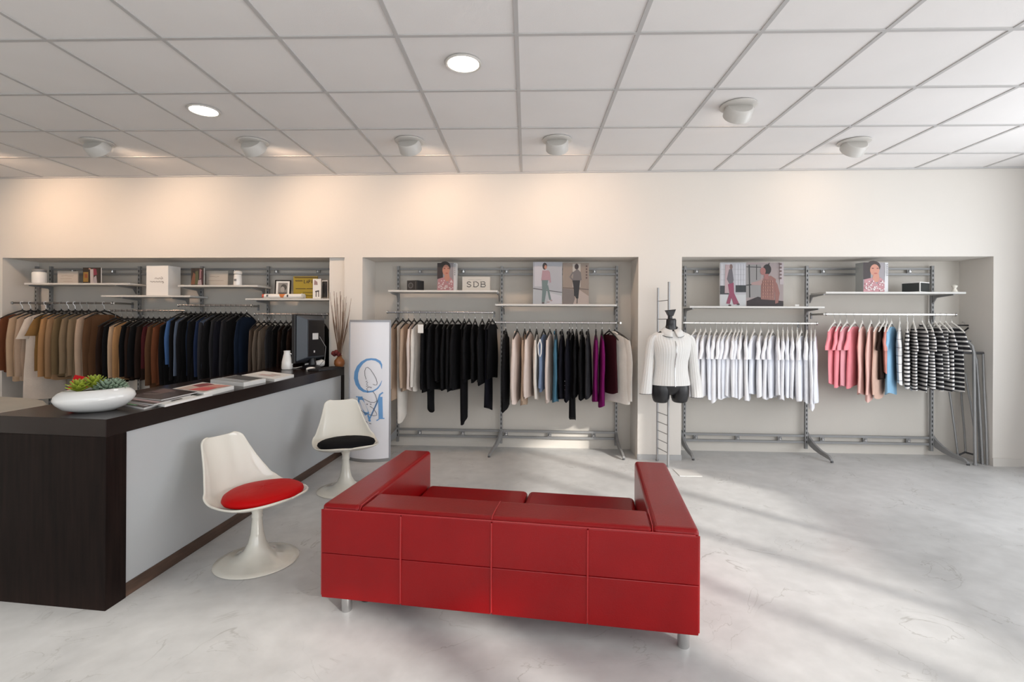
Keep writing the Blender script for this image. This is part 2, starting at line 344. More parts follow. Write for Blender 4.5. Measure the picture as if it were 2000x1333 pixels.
for ((px, py), _, lab), ax in zip(spots, aims):
    x, y = at_z(px, py - 12, CH)
    t = thing('ceiling_spotlight', 'white drum spotlight, ' + lab, 'ceiling light', (x, y, CH), 0, 'drum spotlights aimed at the wall')
    MB().lathe([(.080, -.001), (.128, -.001), (.130, -.010), (.120, -.016), (.085, -.016)], 36).build('trim_ring', M['lampw'], t, smooth=True)
    d = Vector((ax, .75, -.62)).normalized()
    dh = Vector((ax * .25, .75, -.60)).normalized(); q = Vector((0, 0, -1)).rotation_difference(dh).to_matrix().to_4x4()
    b = MB(); b.x = Matrix.Translation((0, -.015, -.035)) @ q
    # drum: closed towards the room, open towards the wall
    b.lathe([(.02, .035), (.088, .030), (.098, .015), (.100, -.060), (.096, -.064), (.084, -.064), (.082, -.02), (.02, -.012)], 32)
    b.build('drum', M['lampw'], t, smooth=True)
    b = MB(); b.x = Matrix.Translation((0, -.015, -.035)) @ q; b.lathe([(.001, -.045), (.078, -.045), (.078, -.040), (.001, -.036)], 24); b.build('lamp_lens', M['lens'], t, smooth=True)
    p = Vector((x, y - .015, CH - .035)) + dh * .080
    lamp('spotlight_glow', 'SPOT', p, d, (55, 42, 38, 31, 23, 7, 6)[[-125, 190, 495, 800, 1088, 1442, 1668].index(px)], (1.0, .68, .46), spot_size=R(132), spot_blend=1.0, shadow_soft_size=.05)

# ================================================================== sofa
SA = R(-7.8)
sofa = thing('sofa', 'red leather two-seater sofa on steel legs, back turned to the camera', 'sofa', (-.126, 2.334, 0), SA)
SW, SD, SH, SB = .895, 1.09, .540, .082; AWD = .20; BT = .225
for s in (-1, 1):
    x0, x1 = (-SW, -SW + AWD) if s < 0 else (SW - AWD, SW)
    box('armrest', M['leather'], x0, x1, .005, SD, SB, SH, sofa, bevel=.022, bseg=4)
box('backrest', M['leather'], -SW + AWD - .003, SW - AWD + .003, .006, BT, SB, SH - .006, sofa, bevel=.022, bseg=4)
cuts = [-SW, -SW + 2 * SW * .233, -SW + 2 * SW * .4815, -SW + 2 * SW * .729, SW]
for k in range(4):
    for z0, z1 in ((SB, .3005), (.302, SH - .024)):
        g = .0015
        box('back_panel', M['leather'], cuts[k] + g + (.004 if k == 0 else 0), cuts[k + 1] - g - (.004 if k == 3 else 0), -.006, .03, z0, z1, sofa, bevel=.004, bseg=2)
for k in (1, 2, 3):
    MB().tube([(cuts[k], -.006, SB + .01), (cuts[k], -.008, .3), (cuts[k], -.006, SH - .03)], .0048, 8).build('piping', M['seam'], sofa, smooth=True)
MB().tube([(cuts[2], .0, SH - .018), (cuts[2], .02, SH - .003), (cuts[2], .1, SH - .003), (cuts[2], BT - .02, SH - .004)], .003, 8).build('piping', M['seam'], sofa, smooth=True)
for s in (-1, 1):
    MB().tube([(s * (SW - .004), .002, SB + .01), (s * (SW - .004), .002, SH - .026)], .0045, 8).build('piping', M['seam'], sofa, smooth=True)
    MB().tube([(s * (SW - AWD), .006, SH - .024), (s * (SW - AWD), .025, SH - .003), (s * (SW - AWD), BT, SH - .003)], .0028, 8).build('piping', M['seam'], sofa, smooth=True)
MB().tube([(-SW + .02, -.004, SH - .022), (SW - .02, -.004, SH - .022)], .0035, 8).build('piping', M['seam'], sofa, smooth=True)
for a, b_ in ((-SW + AWD + .002, -.002), (.002, SW - AWD - .002)):
    box('seat_cushion', M['leather'], a, b_, BT + .002, SD - .03, .15, .312, sofa, bevel=.03, bseg=4)
    box('back_cushion', M['leather'], a, b_, BT - .01, BT + .08, .30, SH - .10, sofa, bevel=.03, bseg=4)
box('base_frame', M['leather'], -SW + AWD, SW - AWD, BT, SD - .04, SB + .01, .17, sofa)
for x in (-.781, .834):
    for y in (.045, .95):
        MB().lathe([(.024, .0), (.026, .004), (.026, SB + .005)], 20, c=(x, y, 0)).build('leg', M['chrome'], sofa, smooth=True)
MB().lathe([(.012, .0), (.03, .01), (.03, .05), (.012, SB)], 16, c=(-.72, .14, 0)).build('inner_foot', M['black'], sofa, smooth=True)

# ================================================================== reception counter
ct = thing('reception_counter', 'long dark wood reception counter with grey front panel on the left', 'counter', (-2.083, 2.427, 0), 0)
L0 = Vector((0, 0)); FAR = Vector((.097, 2.985)); NL = Vector((-.70, .075)); FL = Vector((-.62, 3.0))
dv = FAR.normalized(); nv = Vector((-dv.y, dv.x))         # nv points to the staff side
def cp(a, b_): p = dv * a + nv * b_; return (p.x, p.y)
TOP, TH = .952, .088; LEN = FAR.length
skew = .075
MB().prism([(0, 0), (FAR.x, FAR.y), (FL.x, FL.y), (NL.x, NL.y)], TOP - TH, TOP).build('counter_top', M['wenge_h'], ct, bevel=.002)
e0, e1 = cp(0, 0), cp(.125, 0)
MB().prism([(0, 0), e1, (e1[0] - .69, e1[1] + .075), (NL.x, NL.y)], 0, TOP - TH).build('end_panel', M['wenge'], ct, bevel=.002)
MB().prism([cp(.125, .012), cp(LEN - .06, .012), cp(LEN - .06, .035), cp(.125, .035)], .070, TOP - TH).build('front_panel', M['panel'], ct)
MB().prism([cp(.125, .004), cp(LEN - .06, .004), cp(LEN - .06, .03), cp(.125, .03)], 0, .070).build('kickboard', M['kick'], ct, bevel=.002)
MB().prism([cp(LEN - .06, 0), cp(LEN, 0), cp(LEN, .60), cp(LEN - .06, .60)], 0, TOP - TH).build('end_post', M['wenge'], ct)
MB().prism([cp(.125, .40), cp(LEN - .06, .40), cp(LEN - .06, .42), cp(.125, .42)], .05, TOP - TH).build('inner_panel', M['wenge'], ct)
# staff desk behind the counter
dk = thing('staff_desk', 'pale desk with rounded end behind the dark counter', 'desk', (-4.4, 3.7, 0))
pts = [(-1.3, .72), (-.3, .63), (.05, .56), (.30, .44), (.50, .27), (.62, .06), (.66, -.18), (.60, -.42), (.4, -.6), (-1.3, -.62)]
MB().prism(pts[::-1], .73, .76).build('desk_top', M['desk'], dk, bevel=.004)
for x, y in ((.35, .1), (.2, -.4), (-1.1, .45), (-1.1, -.4)): MB().lathe([(.03, 0), (.025, .02), (.025, .731)], 14, c=(x, y, 0)).build('leg', M['chrome'], dk, smooth=True)

# ================================================================== pedestal chairs
def cr(P, t):
    n = len(P) - 1; i = min(int(t * n), n - 1); f = t * n - i
    p = [P[max(i - 1, 0)], P[i], P[i + 1], P[min(i + 2, n)]]
    return [0.5 * (2 * b_ + (c - a) * f + (2 * a - 5 * b_ + 4 * c - d) * f * f + (3 * b_ - a - 3 * c + d) * f ** 3) for a, b_, c, d in zip(*p)]
SHELL = [(-.272, .418, .232, .016), (-.20, .390, .244, .030), (-.11, .366, .258, .042), (0, .355, .264, .052), (.10, .360, .262, .064),
         (.178, .395, .244, .074), (.222, .470, .214, .066), (.252, .545, .186, .052), (.278, .620, .164, .036), (.300, .685, .148, .024), (.314, .728, .138, .016)]
def end_round(v):
    a = (1 - (1 - v / .26) ** 2.3) ** (1 / 2.3) if v < .26 else 1
    b_ = 1 - .34 * ((v - .90) / .10) ** 3 if v > .90 else 1
    return max(a * b_, .02)
def pedestal_chair(label, loc, rz, cloth, seed):
    t = thing('pedestal_chair', label, 'chair', loc, rz, 'white pedestal chairs by the counter')
    rows = 44; colsn = 21; b = MB(); rings = []
    for i in range(rows + 1):
        v = (1 - cos(pi * i / rows)) / 2 * .25 + i / rows * .75; y, z, w, c = cr(SHELL, v); y2, z2, _, _ = cr(SHELL, min(v + .01, 1)); y1, z1, _, _ = cr(SHELL, max(v - .01, 0))
        er = end_round(v); w *= er; c *= er
        ty, tz = y2 - y1, z2 - z1; l = math.hypot(ty, tz) or 1; ny, nz = -tz / l, ty / l
        row = []
        for j in range(colsn):
            s_ = -1 + 2 * j / (colsn - 1); k = c * abs(s_) ** 2.6
            row.append((w * (sin(s_ * pi / 2) * .35 + s_ * .65), y + ny * k, z + nz * k))
        rings.append(row)
    b.loops(rings, closed=False, cap=False)
    o = b.build('seat_shell', M['shellw'], t, smooth=True, angle=180)
    so = o.modifiers.new('thick', 'SOLIDIFY'); so.thickness = .013; so.offset = -1
    ss = o.modifiers.new('round', 'SUBSURF'); ss.levels = 1; ss.render_levels = 1
    # cushion
    b = MB(); rings = []
    prof = [(.02, -.018), (.80, -.018), (.95, -.006), (1.0, .008), (.97, .022), (.86, .034), (.6, .042), (.3, .045), (.01, .046)]
    rnd = random.Random(seed)
    for r, z in prof:
        ring = []
        for k in range(40):
            a = 2 * pi * k / 40; y = -.048 + .216 * r * sin(a); x = .236 * r * cos(a) * (1 if y < 0 else 1 - .6 * y)
            ring.append((x, y, .400 + z * 1.15 - .10 * (y + .04) * .3 + (.002 * rnd.random() if z > .02 else 0)))
        rings.append(ring)
    b.loops(rings); b.build('seat_cushion', cloth, t, smooth=True, angle=80)
    MB().lathe([(.228, 0), (.236, .003), (.232, .008), (.20, .014), (.15, .024), (.105, .042), (.072, .072), (.050, .115), (.037, .17), (.030, .24), (.029, .260), (.033, .272), (.029, .284), (.033, .312), (.048, .338), (.075, .350), (.075, .356)], 48).build('pedestal', M['shellw'], t, smooth=True, angle=60)
    return t
x, y = at_z(502, 1095); pedestal_chair('white moulded pedestal chair with red seat cushion, nearer the camera', (x, y, 0), R(70), M['redfab'], 3)
x, y = at_z(675, 957); pedestal_chair('white moulded pedestal chair with black seat cushion, beside the banner', (x, y, 0), R(28), M['blackfab'], 5)

# ================================================================== banner pillar with the monogram
bw = .215
bx, by = at_z(727, 900)
bn = thing('banner_display', 'tall white curved banner pillar with blue monogram letters and script', 'banner', (bx - .03, by + .0, 0), R(-1.0))
def bulge(s): return -.075 * (1 - (s / bw) ** 2)
BH = 1.462
arc = [(-bw + 2 * bw * k / 16, bulge(-bw + 2 * bw * k / 16)) for k in range(17)]
ring = arc + [(x, -yy * .6 + .004) for x, yy in arc[::-1]]
MB().prism([(x * .985, yy * .985) for x, yy in ring], .03, BH - .02).build('display_face', M['banner'], bn, smooth=True)
MB().prism([(x * 1.01, yy * 1.03) for x, yy in ring], 0, .032).build('base_trim', M['steel'], bn, smooth=True)
MB().prism([(x * 1.01, yy * 1.03) for x, yy in ring], BH - .022, BH).build('top_trim', M['bannerside'], bn, smooth=True)
for s in (-1, 1): MB().tube([(s * bw * .995, .0, .03), (s * bw * .995, .0, BH - .02)], .009, 8).build('side_profile', M['bannerside'], bn, smooth=True)
# the zoomed photograph's monogram, in its own 2D frame: crop pixels -> metres on the curved face
def mp(px, py): return ((px - 325) / 8.8875 / 185.0, 1.445 - ((690 + py / 8.8875) - 628) / 185.0 + .01)
def bface(s, t, h): return (s, bulge(s) * .985 - h * 1.5 - .0002, t)
BL = (.13, .32, .62); GR = (.10, .10, .12); sh = []
cpts = [(555, 265), (548, 195), (520, 145), (460, 108), (390, 98), (310, 110), (230, 160), (160, 240), (120, 330), (112, 430), (140, 520), (190, 590), (260, 635), (340, 652), (420, 640), (490, 595), (530, 540), (558, 465)]
cw = [6, 26, 40, 38, 32, 36, 50, 66, 78, 82, 76, 60, 44, 30, 26, 22, 16, 5]
sh.append(('line', BL, [mp(*p) for p in cpts], [w / 8.8875 / 185 for w in cw]))
def st(pts, w, col=BL): sh.append(('line', col, [mp(*p) for p in pts], w / 8.8875 / 185))
st([(115, 742), (240, 742)], 16); st([(168, 745), (162, 1150)], 26); st([(195, 745), (325, 1035)], 84); st([(340, 1040), (375, 1150)], 30)
st([(352, 1140), (500, 800), (530, 700), (575, 665)], 24); st([(535, 740), (545, 1110)], 64); st([(478, 1140), (530, 1105), (600, 1108)], 16)
for line, w in (([(305, 440), (285, 380), (280, 300), (300, 245), (330, 235), (380, 275), (430, 350), (470, 430), (487, 500), (480, 535), (450, 535), (420, 522)], 8),
                ([(325, 465), (300, 480), (335, 492), (310, 520), (340, 540), (305, 552), (345, 575), (312, 600), (340, 640), (320, 665)], 9), ([(345, 565), (400, 575), (385, 590)], 10),
                ([(420, 640), (460, 700), (480, 770), (480, 810), (440, 830), (380, 825), (310, 790), (250, 765)], 8), ([(315, 855), (335, 862)], 16), ([(378, 855), (396, 860)], 14),
                ([(370, 890), (430, 930), (480, 1010), (485, 1045), (440, 1055), (350, 1030), (270, 1000), (215, 960)], 8), ([(500, 790), (460, 900), (420, 1000), (410, 1040)], 8),
                ([(250, 1060), (225, 1090), (240, 1120), (275, 1125), (265, 1075), (250, 1050)], 8), ([(270, 1125), (335, 1165), (300, 1190), (330, 1212), (300, 1230), (325, 1250)], 9), ([(362, 1180), (398, 1188)], 10)):
    st(line, w, GR)
ink('monogram_print', bn, bface, sh)
# ================================================================== wall racks, shelves and rails (u along the wall, o into it)
def wallthing(name, label, cat, u, off, z=0.0, group=None, rz=0.0): return thing(name, label, cat, W(u, off, z), AW + rz, group)
OB = .385                       # where the uprights stand, close to the alcove back
def upright_mb(u, z0, z1):
    b = MB(); b.m = 0; b.box(u - .014, u + .014, OB - .03, OB, z0, z1); return b
RACK = [('wall_rack', 'grey steel slotted wall rack in the left alcove behind the counter', [-5.975, -5.583, -4.471, -3.702, -2.894], (-5.575, -2.05), [], 2.09),
        ('wall_rack', 'grey steel slotted wall rack in the middle alcove beside the banner', [-1.341, -.137, 1.169], (-1.34, 1.17), [(-1.341, -.22, .34), (-.137, -.10, .42), (1.169, .02, .42)], 2.09),
        ('wall_rack', 'grey steel slotted wall rack in the right alcove, right of the pillar', [1.93, 3.262, 4.60], (1.83, 4.60), [(1.90, .02, .38), (3.285, .055, .375), (4.62, .075, .375)], 2.09)]
for name, lab, ups, (r0, r1), feet, zt in RACK:
    t = wallthing(name, lab, 'rack', 0, 0)
    for u in ups:
        if u < A0 + .03 and u < -5.8:
            u = A0 + .025
        o = upright_mb(u, .055, zt).build('upright', M['steel'], t)
        s = MB()
        z = .12
        while z < zt - .03:
            s.box(u - .0045, u + .0045, OB - .0312, OB - .029, z, z + .026); z += .05
        tag(s.build('slot', M['hole'], o), kind='stuff')
    for z in (2.058, 1.998): box('rail', M['steel'], r0, r1, OB - .012, OB + .012, z - .011, z + .011, t)
    for z in (.196, .126): box('rail', M['steel'], r0, r1, OB - .012, OB + .012, z - .012, z + .012, t)
    nb = max(2, int((r1 - r0) / .45))
    for k in range(nb):
        u = r0 + (k + .5) * (r1 - r0) / nb
        for z in (2.028, .161):
            MB().lathe([(.001, -.01), (.016, -.01), (.016, .004), (.008, .008), (.008, .016), (.001, .018)], 10).build('bolt', M['chrome'], t).location = (u, OB - .008, z)
            box('bolt_plate', M['steel'], u - .022, u + .022, OB - .004, OB + .01, z - .03, z + .03, t)
    for u, du, ln in feet:
        b = MB(); n = 7
        prof = [(0, .19, .05), (.05, .14, .045), (.12, .10, .034), (.22, .066, .024), (.34, .045, .019), (ln, .024, .012)]
        rings = []
        for f, zc, hw in prof:
            uu = u + du * f / ln; oo = OB - f; hh = hw * 1.0
            rings.append([(uu - .012, oo, max(zc - hh, .004)), (uu + .012, oo, max(zc - hh, .004)), (uu + .012, oo, zc + hh), (uu - .012, oo, zc + hh)])
        b.loops(rings); f_ = b.build('foot', M['steel'], t, bevel=.003)
        MB().tube([(u + du, OB - ln, .0), (u + du, OB - ln, .016)], .014, 10).build('foot_pad', M['steel_d'], f_)
# shelves: front edge measured in the photograph
SHO = .055                      # offset of the shelf fronts
def shelf(label, pl, pr, py, u_end=None, brk=()):
    u0, z = at_w(pl, py, SHO); u1 = at_w(pr, py, SHO)[0] if u_end is None else u_end
    t = wallthing('wall_shelf', label, 'shelf', u0, SHO, z, 'pale shelves on the wall racks')
    box('shelf_board', M['shelf'], 0, u1 - u0, 0, .30, -.020, 0, t, bevel=.002)
    for ub in brk:
        b = MB(); b.x = Matrix.Identity(4); x = ub - u0
        b.loops([[(x - .006, .02, -.034), (x + .006, .02, -.034), (x + .006, .02, -.021), (x - .006, .02, -.021)],
                 [(x - .006, .25, -.05), (x + .006, .25, -.05), (x + .006, .25, -.021), (x - .006, .25, -.021)],
                 [(x - .006, .298, -.11), (x + .006, .298, -.11), (x + .006, .298, -.021), (x - .006, .298, -.021)]])
        b.build('bracket', M['steel'], t)
    return u0, z
Z = {}
Z['L1'] = shelf('pale shelf at the far left, holding the white jar', 47, 254, 553, None, (-5.55, -4.50))
Z['L2'] = shelf('pale shelf carrying the white carton box', 197, 372, 577, None, (-4.44, -3.85))
Z['L3'] = shelf('pale shelf carrying the small white bottle', 347, 503, 557, None, (-3.72, -2.93))
Z['L4'] = shelf('pale shelf carrying the yellow sign and framed photo', 479, 640, 583, A1 - .01, (-2.87,))
Z['A'] = shelf('pale shelf carrying the lettered SDB card', 758, 972, 567, None, (-1.341, -.165))
Z['B'] = shelf('pale shelf carrying two fashion pictures, left of the pillar', 967, 1205, 594, None, (-.11, 1.14))
Z['C'] = shelf('pale shelf carrying two fashion pictures, right of the pillar', 1347, 1611, 598, None, (1.93, 3.235))
Z['D'] = shelf('pale shelf at the far right, holding a cube picture', 1613, 1887, 570, None, (3.29, 4.60))
RO = .085                       # offset of the garment rails
RAILS = {}
def rail(key, label, pl, pr, py, arms):
    u0, z = at_w(pl, py, RO); u1 = at_w(pr, py, RO)[0]
    if u1 > A1 - .02 and u1 < B0: u1 = A1 - .03
    t = wallthing('garment_rail', label, 'clothes rail', u0, RO, z, 'chrome rails for hanging clothes')
    ln = u1 - u0
    MB().loops([[(x, -.007, -.0105), (x, .007, -.0105), (x, .007, .0105), (x, -.007, .0105)] for x in (0, ln)]).build('rail_bar', M['rail' if key in 'CD' else 'raild'], t, bevel=.005)
    for ua in arms:
        MB().tube([(ua - u0, .0, 0), (ua - u0, OB - RO - .028, 0)], .011, 10).build('rail_arm', M['rail'], t, smooth=True)
        box('arm_hook', M['steel'], ua - u0 - .008, ua - u0 + .008, OB - RO - .05, OB - RO - .032, -.05, .02, t)
    for x in (0, ln): MB().tube([(x - .006, 0, 0), (x + .006, 0, 0)], .017, 10).build('end_cap', M['chrome'], t, smooth=True)
    RAILS[key] = (z, py)
rail('L1', 'chrome rail with brown and beige clothes at the far left', 24, 219, 592, (-5.60, -4.54))
rail('L2', 'chrome rail with camel and dark clothes, second from the left', 214, 362, 607, (-4.42, -3.88))
rail('L3', 'chrome rail with blue and black clothes, above the magazines', 349, 492, 597, (-3.68, -3.0))
rail('L4', 'chrome rail with grey brown clothes behind the monitor', 498, 640, 614, (-2.85, -2.2))
rail('A', 'dark chrome rail with beige and black clothes beside the banner', 757, 962, 610, (-1.341, -.22))
rail('B', 'chrome rail with mixed black and purple clothes left of the mannequin', 968, 1203, 630, (-.10, 1.169))
rail('C', 'chrome rail with white shirts right of the mannequin', 1335, 1595, 631, (1.93, 3.16))
rail('D', 'chrome rail with pink and striped clothes at the far right', 1613, 1866, 614, (3.30, 4.60))

# ------------------------------------------------------------------ garments
FAB = {k: mat('cloth_' + k, c, .85, var=.10, vscale=5, bump=.12, bscale=70, spec=.12) for k, c in dict(
    rust=(.13, .045, .02), beige=(.42, .31, .23), sand=(.46, .33, .22), taupe=(.27, .21, .16), cream=(.62, .55, .48), mustard=(.22, .12, .04), camel=(.36, .20, .09), tan=(.29, .18, .10), olive=(.15, .105, .055),
    khaki=(.22, .16, .10), greige=(.36, .33, .29), brown=(.10, .05, .025), darkbrown=(.022, .012, .009), black=(.0065, .0065, .0075), inkblack=(.008, .008, .013), burgundy=(.055, .010, .012), blue=(.055, .12, .28), slate=(.10, .13, .19),
    navy=(.016, .028, .07), charcoal=(.028, .028, .032), denim=(.009, .017, .035), greybrown=(.085, .062, .048), greytaupe=(.13, .105, .085), offwhite=(.68, .64, .59), white=(.88, .88, .91), whiteblue=(.84, .86, .92), pinkwhite=(.68, .58, .53),
    palepink=(.74, .47, .42), peach=(.62, .42, .34), salmon=(.60, .26, .22), pink=(.84, .29, .33), rose=(.72, .33, .37), lightblue=(.26, .46, .64), greyblue=(.18, .24, .36), teal=(.06, .15, .22), purple=(.16, .008, .10), wine=(.035, .006, .010)).items()}
FAB['striped'] = mat('cloth_striped', (.70, .68, .66), .85, stripe=((.02, .02, .025), .041, .48, 2), bump=.1, bscale=70)
FAB['finestripe'] = mat('cloth_fine_striped', (.70, .68, .66), .85, stripe=((.03, .03, .035), .032, .45, 2), bump=.1, bscale=70)
FAB['darkstripe'] = mat('cloth_dark_striped', (.015, .015, .02), .85, stripe=((.65, .64, .62), .046, .36, 2), bump=.1, bscale=70)
FAB['windowpane'] = mat('cloth_white_with_thin_lines', (.74, .73, .72), .85, stripe=((.18, .18, .2), .085, .07, 2), bump=.1, bscale=70)
def ztop(y, half): return -.105 - .075 * (abs(y) / .2) ** 1.25
def garment_mesh(kind, L, rnd, thick):
    """body and sleeve meshes; local y runs along the shoulders, -y towards the room; z=0 on the rail"""
    half = {'shirt': .172, 'tee': .185, 'dress': .175, 'jacket': .195, 'pants': .13, 'top': .15}[kind]
    NS, NV = 30, 10; ph = rnd.uniform(0, 6.28); k1 = rnd.choice((3, 4, 5)); sway = rnd.uniform(-.012, .012); slant = rnd.uniform(-.02, .02)
    b = MB(); rings = []
    for i in range(NV + 1):
        v = i / NV; ring = []
        flare = {'dress': .02, 'pants': -.035, 'tee': -.01, 'shirt': -.02, 'jacket': .0, 'top': .01}[kind]
        w = half * (1 - .06 * sin(pi * min(1, v * 1.6))) + flare * v
        th = (.010 + .9 * thick * min(1, v * 3.2) ** .7) * (1 + .15 * sin(5 * v + ph))
        for j in range(NS):
            a = 2 * pi * j / NS; c_, s_ = cos(a), sin(a)
            y = w * (abs(c_) ** .8) * (1 if c_ > 0 else -1); x = th * s_ + .0045 * v * sin(k1 * a + ph + 2.2 * v) + sway * v * v
            zt = ztop(y, half) + (.0 if kind != 'pants' else .0)
            if abs(y) < .055 and kind in ('tee', 'shirt', 'top'): zt -= .030 * (1 - abs(y) / .055)
            zb = -L + .012 * sin(2 * a + ph) + slant * (y / half)
            if kind == 'pants': zb += .06 * (y / half) * (1 if ph > 3 else -1)
            ring.append((x, y, zt + (zb - zt) * v))
        rings.append(ring)
    b.loops(rings)
    sl = []
    ln = {'shirt': min(.66, L - .19), 'jacket': min(.66, L - .20), 'tee': .20, 'dress': .24}.get(kind, 0)
    if ln:
        for sg in (-1, 1):
            m = MB(); rings = []; n = 8 if ln > .3 else 5; y0 = half - .035; p2 = rnd.uniform(0, 6.28); bend = rnd.uniform(-.01, .012)
            for i in range(n + 1):
                v = i / n
                if ln > .3: yc = y0 + .030 * sin(min(1, v * 2.2) * pi / 2) + bend * v; zc = ztop(y0, half) - .012 - ln * v; ry = .046 - .012 * v; rx = thick * .85 * (.55 + .45 * min(1, v * 4)) * (1 - .25 * v)
                else: yc = y0 + .052 * v; zc = ztop(y0, half) - .010 - ln * v; ry = .042 + .022 * v; rx = thick * .9 * (.6 + .4 * min(1, v * 3))
                tilt = .35 if ln > .3 else .55
                rings.append([(rx * sin(2 * pi * j / 12) * (1 + .1 * sin(3 * v * 6 + p2)) + .004 * sin(7 * v + p2) + sway * v * .8, sg * (yc + ry * cos(2 * pi * j / 12)), zc - tilt * (1 - v) * ry * cos(2 * pi * j / 12) + (0 if i else .012 * (1 - cos(2 * pi * j / 12)) * .5)) for j in range(12)])
            m.loops(rings); sl.append(m)
    return b, sl
HANG = {}
def hanger(parent, colr):
    if colr not in HANG:
        b = MB(); b.m = 1
        b.tube([(0, .006, .013), (0, -.004, .0205), (0, -.016, .016), (0, -.021, .003), (0, -.014, -.014), (0, -.002, -.028), (0, 0, -.05), (0, 0, -.095)], .0016, 6)
        b.m = 0
        b.tube([(0, -.185, -.176), (0, -.12, -.135), (0, -.045, -.098), (0, 0, -.082), (0, .045, -.098), (0, .12, -.135), (0, .185, -.176)], [.005, .008, .008, .010, .008, .008, .005], 8)
        b.tube([(0, 0, -.095), (0, 0, -.062)], [.012, .005], 8)
        o = b.build('hanger', [M[colr], M['chrome']], parent, smooth=True); HANG[colr] = o; return o
    o = HANG[colr].copy(); o.parent = parent; COL.objects.link(o); return o
ORD = 'first second third fourth fifth sixth seventh eighth ninth tenth eleventh twelfth thirteenth fourteenth fifteenth sixteenth seventeenth eighteenth nineteenth twentieth twenty-first twenty-second twenty-third twenty-fourth twenty-fifth'.split()
KN = dict(shirt=('shirt', 'shirt'), tee=('blouse', 'blouse'), dress=('dress', 'dress'), jacket=('jacket', 'jacket'), pants=('trousers', 'trousers'), top=('top', 'top'))
GAR = []
def hang_all(key, items, where, group, hang, phi, thick=.020):
    z, py = RAILS[key]; n = len(items)
    for k, it in enumerate(items):
        px, yb, kind, colr, desc = it[:5]
        opt = it[5] if len(it) > 5 else {}
        rnd = random.Random(hash_(key) * 100 + k)
        u, _ = at_w(px, py, RO); zb = at_w(px, yb, RO - .14)[1]
        p = phi(k / max(1, n - 1)) if callable(phi) else phi
        p = opt.get('phi', p + rnd.uniform(-6, 6))
        t = wallthing(KN[kind][0], '%s %s from the left on %s' % (desc + ',', ORD[k], where), KN[kind][1], u, RO, z + .014 - .0185, group, -R(p))
        L = (z - zb)
        b, sl = garment_mesh(kind, L, rnd, opt.get('thick', thick))
        m = FAB[colr]; m2 = FAB[opt['sleeve']] if 'sleeve' in opt else m
        b.build({'pants': 'trouser_cloth'}.get(kind, 'body'), m, t, smooth=True, angle=75)
        for s in sl: s.build('sleeve', m2, t, smooth=True, angle=75)
        hanger(t, opt.get('hang', hang))
        if kind in ('jacket',) or opt.get('collar'):
            MB().tube([(-.012, -.05, -.118), (-.016, -.02, -.098), (-.014, .02, -.094), (-.004, .055, -.105)], .011, 8).build('collar', m, t, smooth=True)
        if opt.get('buttons'):
            for q in range(3): MB().lathe([(.001, .004), (.009, .003), (.009, 0)], 10).build('button', M['chrome'], t).location = (-.0165, -.205, -L + .11 + q * .045)
        if opt.get('tagc'):
            tg = box('price_card', M['paper'], -.03, .03, -.002, .002, -.09, 0, t); tg.location = (0, -.215, -.13)
        if opt.get('yoke'):
            for q in (-1, 1): MB().tube([(.0, -.19, -.17), (q * .018, -.203, -.23), (q * .014, -.20, -.32), (0, -.198, -.36)], .006, 8).build('bead_trim', M['ceramic'], t, smooth=True)
        GAR.append(t)
def hash_(s): return sum(ord(c) * (i + 3) for i, c in enumerate(s))
hang_all('L1', [(44, 728, 'shirt', 'rust', 'rust brown top'), (60, 742, 'shirt', 'sand', 'sand coloured shirt'), (74, 744, 'shirt', 'beige', 'beige shirt'), (90, 782, 'dress', 'cream', 'long cream short-sleeved dress'), (106, 724, 'tee', 'mustard', 'mustard brown blouse'),
    (120, 740, 'shirt', 'camel', 'golden camel shirt'), (134, 742, 'shirt', 'tan', 'tan shirt'), (147, 736, 'shirt', 'olive', 'olive brown shirt'), (160, 734, 'shirt', 'khaki', 'khaki shirt'), (173, 738, 'shirt', 'khaki', 'dull khaki shirt'),
    (188, 740, 'shirt', 'beige', 'pale beige shirt with light yoke', {'collar': 1}), (204, 748, 'shirt', 'brown', 'mid brown shirt')], 'the far left rail', 'brown and beige clothes on the far left rail', 'hangb', 24, .022)
hang_all('L2', [(226, 748, 'shirt', 'darkbrown', 'dark brown shirt'), (238, 745, 'shirt', 'black', 'black shirt'), (249, 742, 'shirt', 'sand', 'sand coloured jumper'), (260, 743, 'shirt', 'camel', 'camel jumper'), (270, 740, 'shirt', 'black', 'black jumper'),
    (280, 742, 'shirt', 'darkbrown', 'dark brown jumper'), (290, 740, 'shirt', 'black', 'black cardigan'), (300, 742, 'shirt', 'darkbrown', 'dark brown cardigan'), (311, 724, 'shirt', 'burgundy', 'burgundy cardigan'), (322, 760, 'shirt', 'brown', 'rust brown long jacket'),
    (333, 752, 'shirt', 'rust', 'reddish brown cardigan'), (345, 757, 'shirt', 'black', 'black long coat')], 'the rail with camel jumpers', 'dark and camel clothes on the second rail', 'hangb', 18, .017)
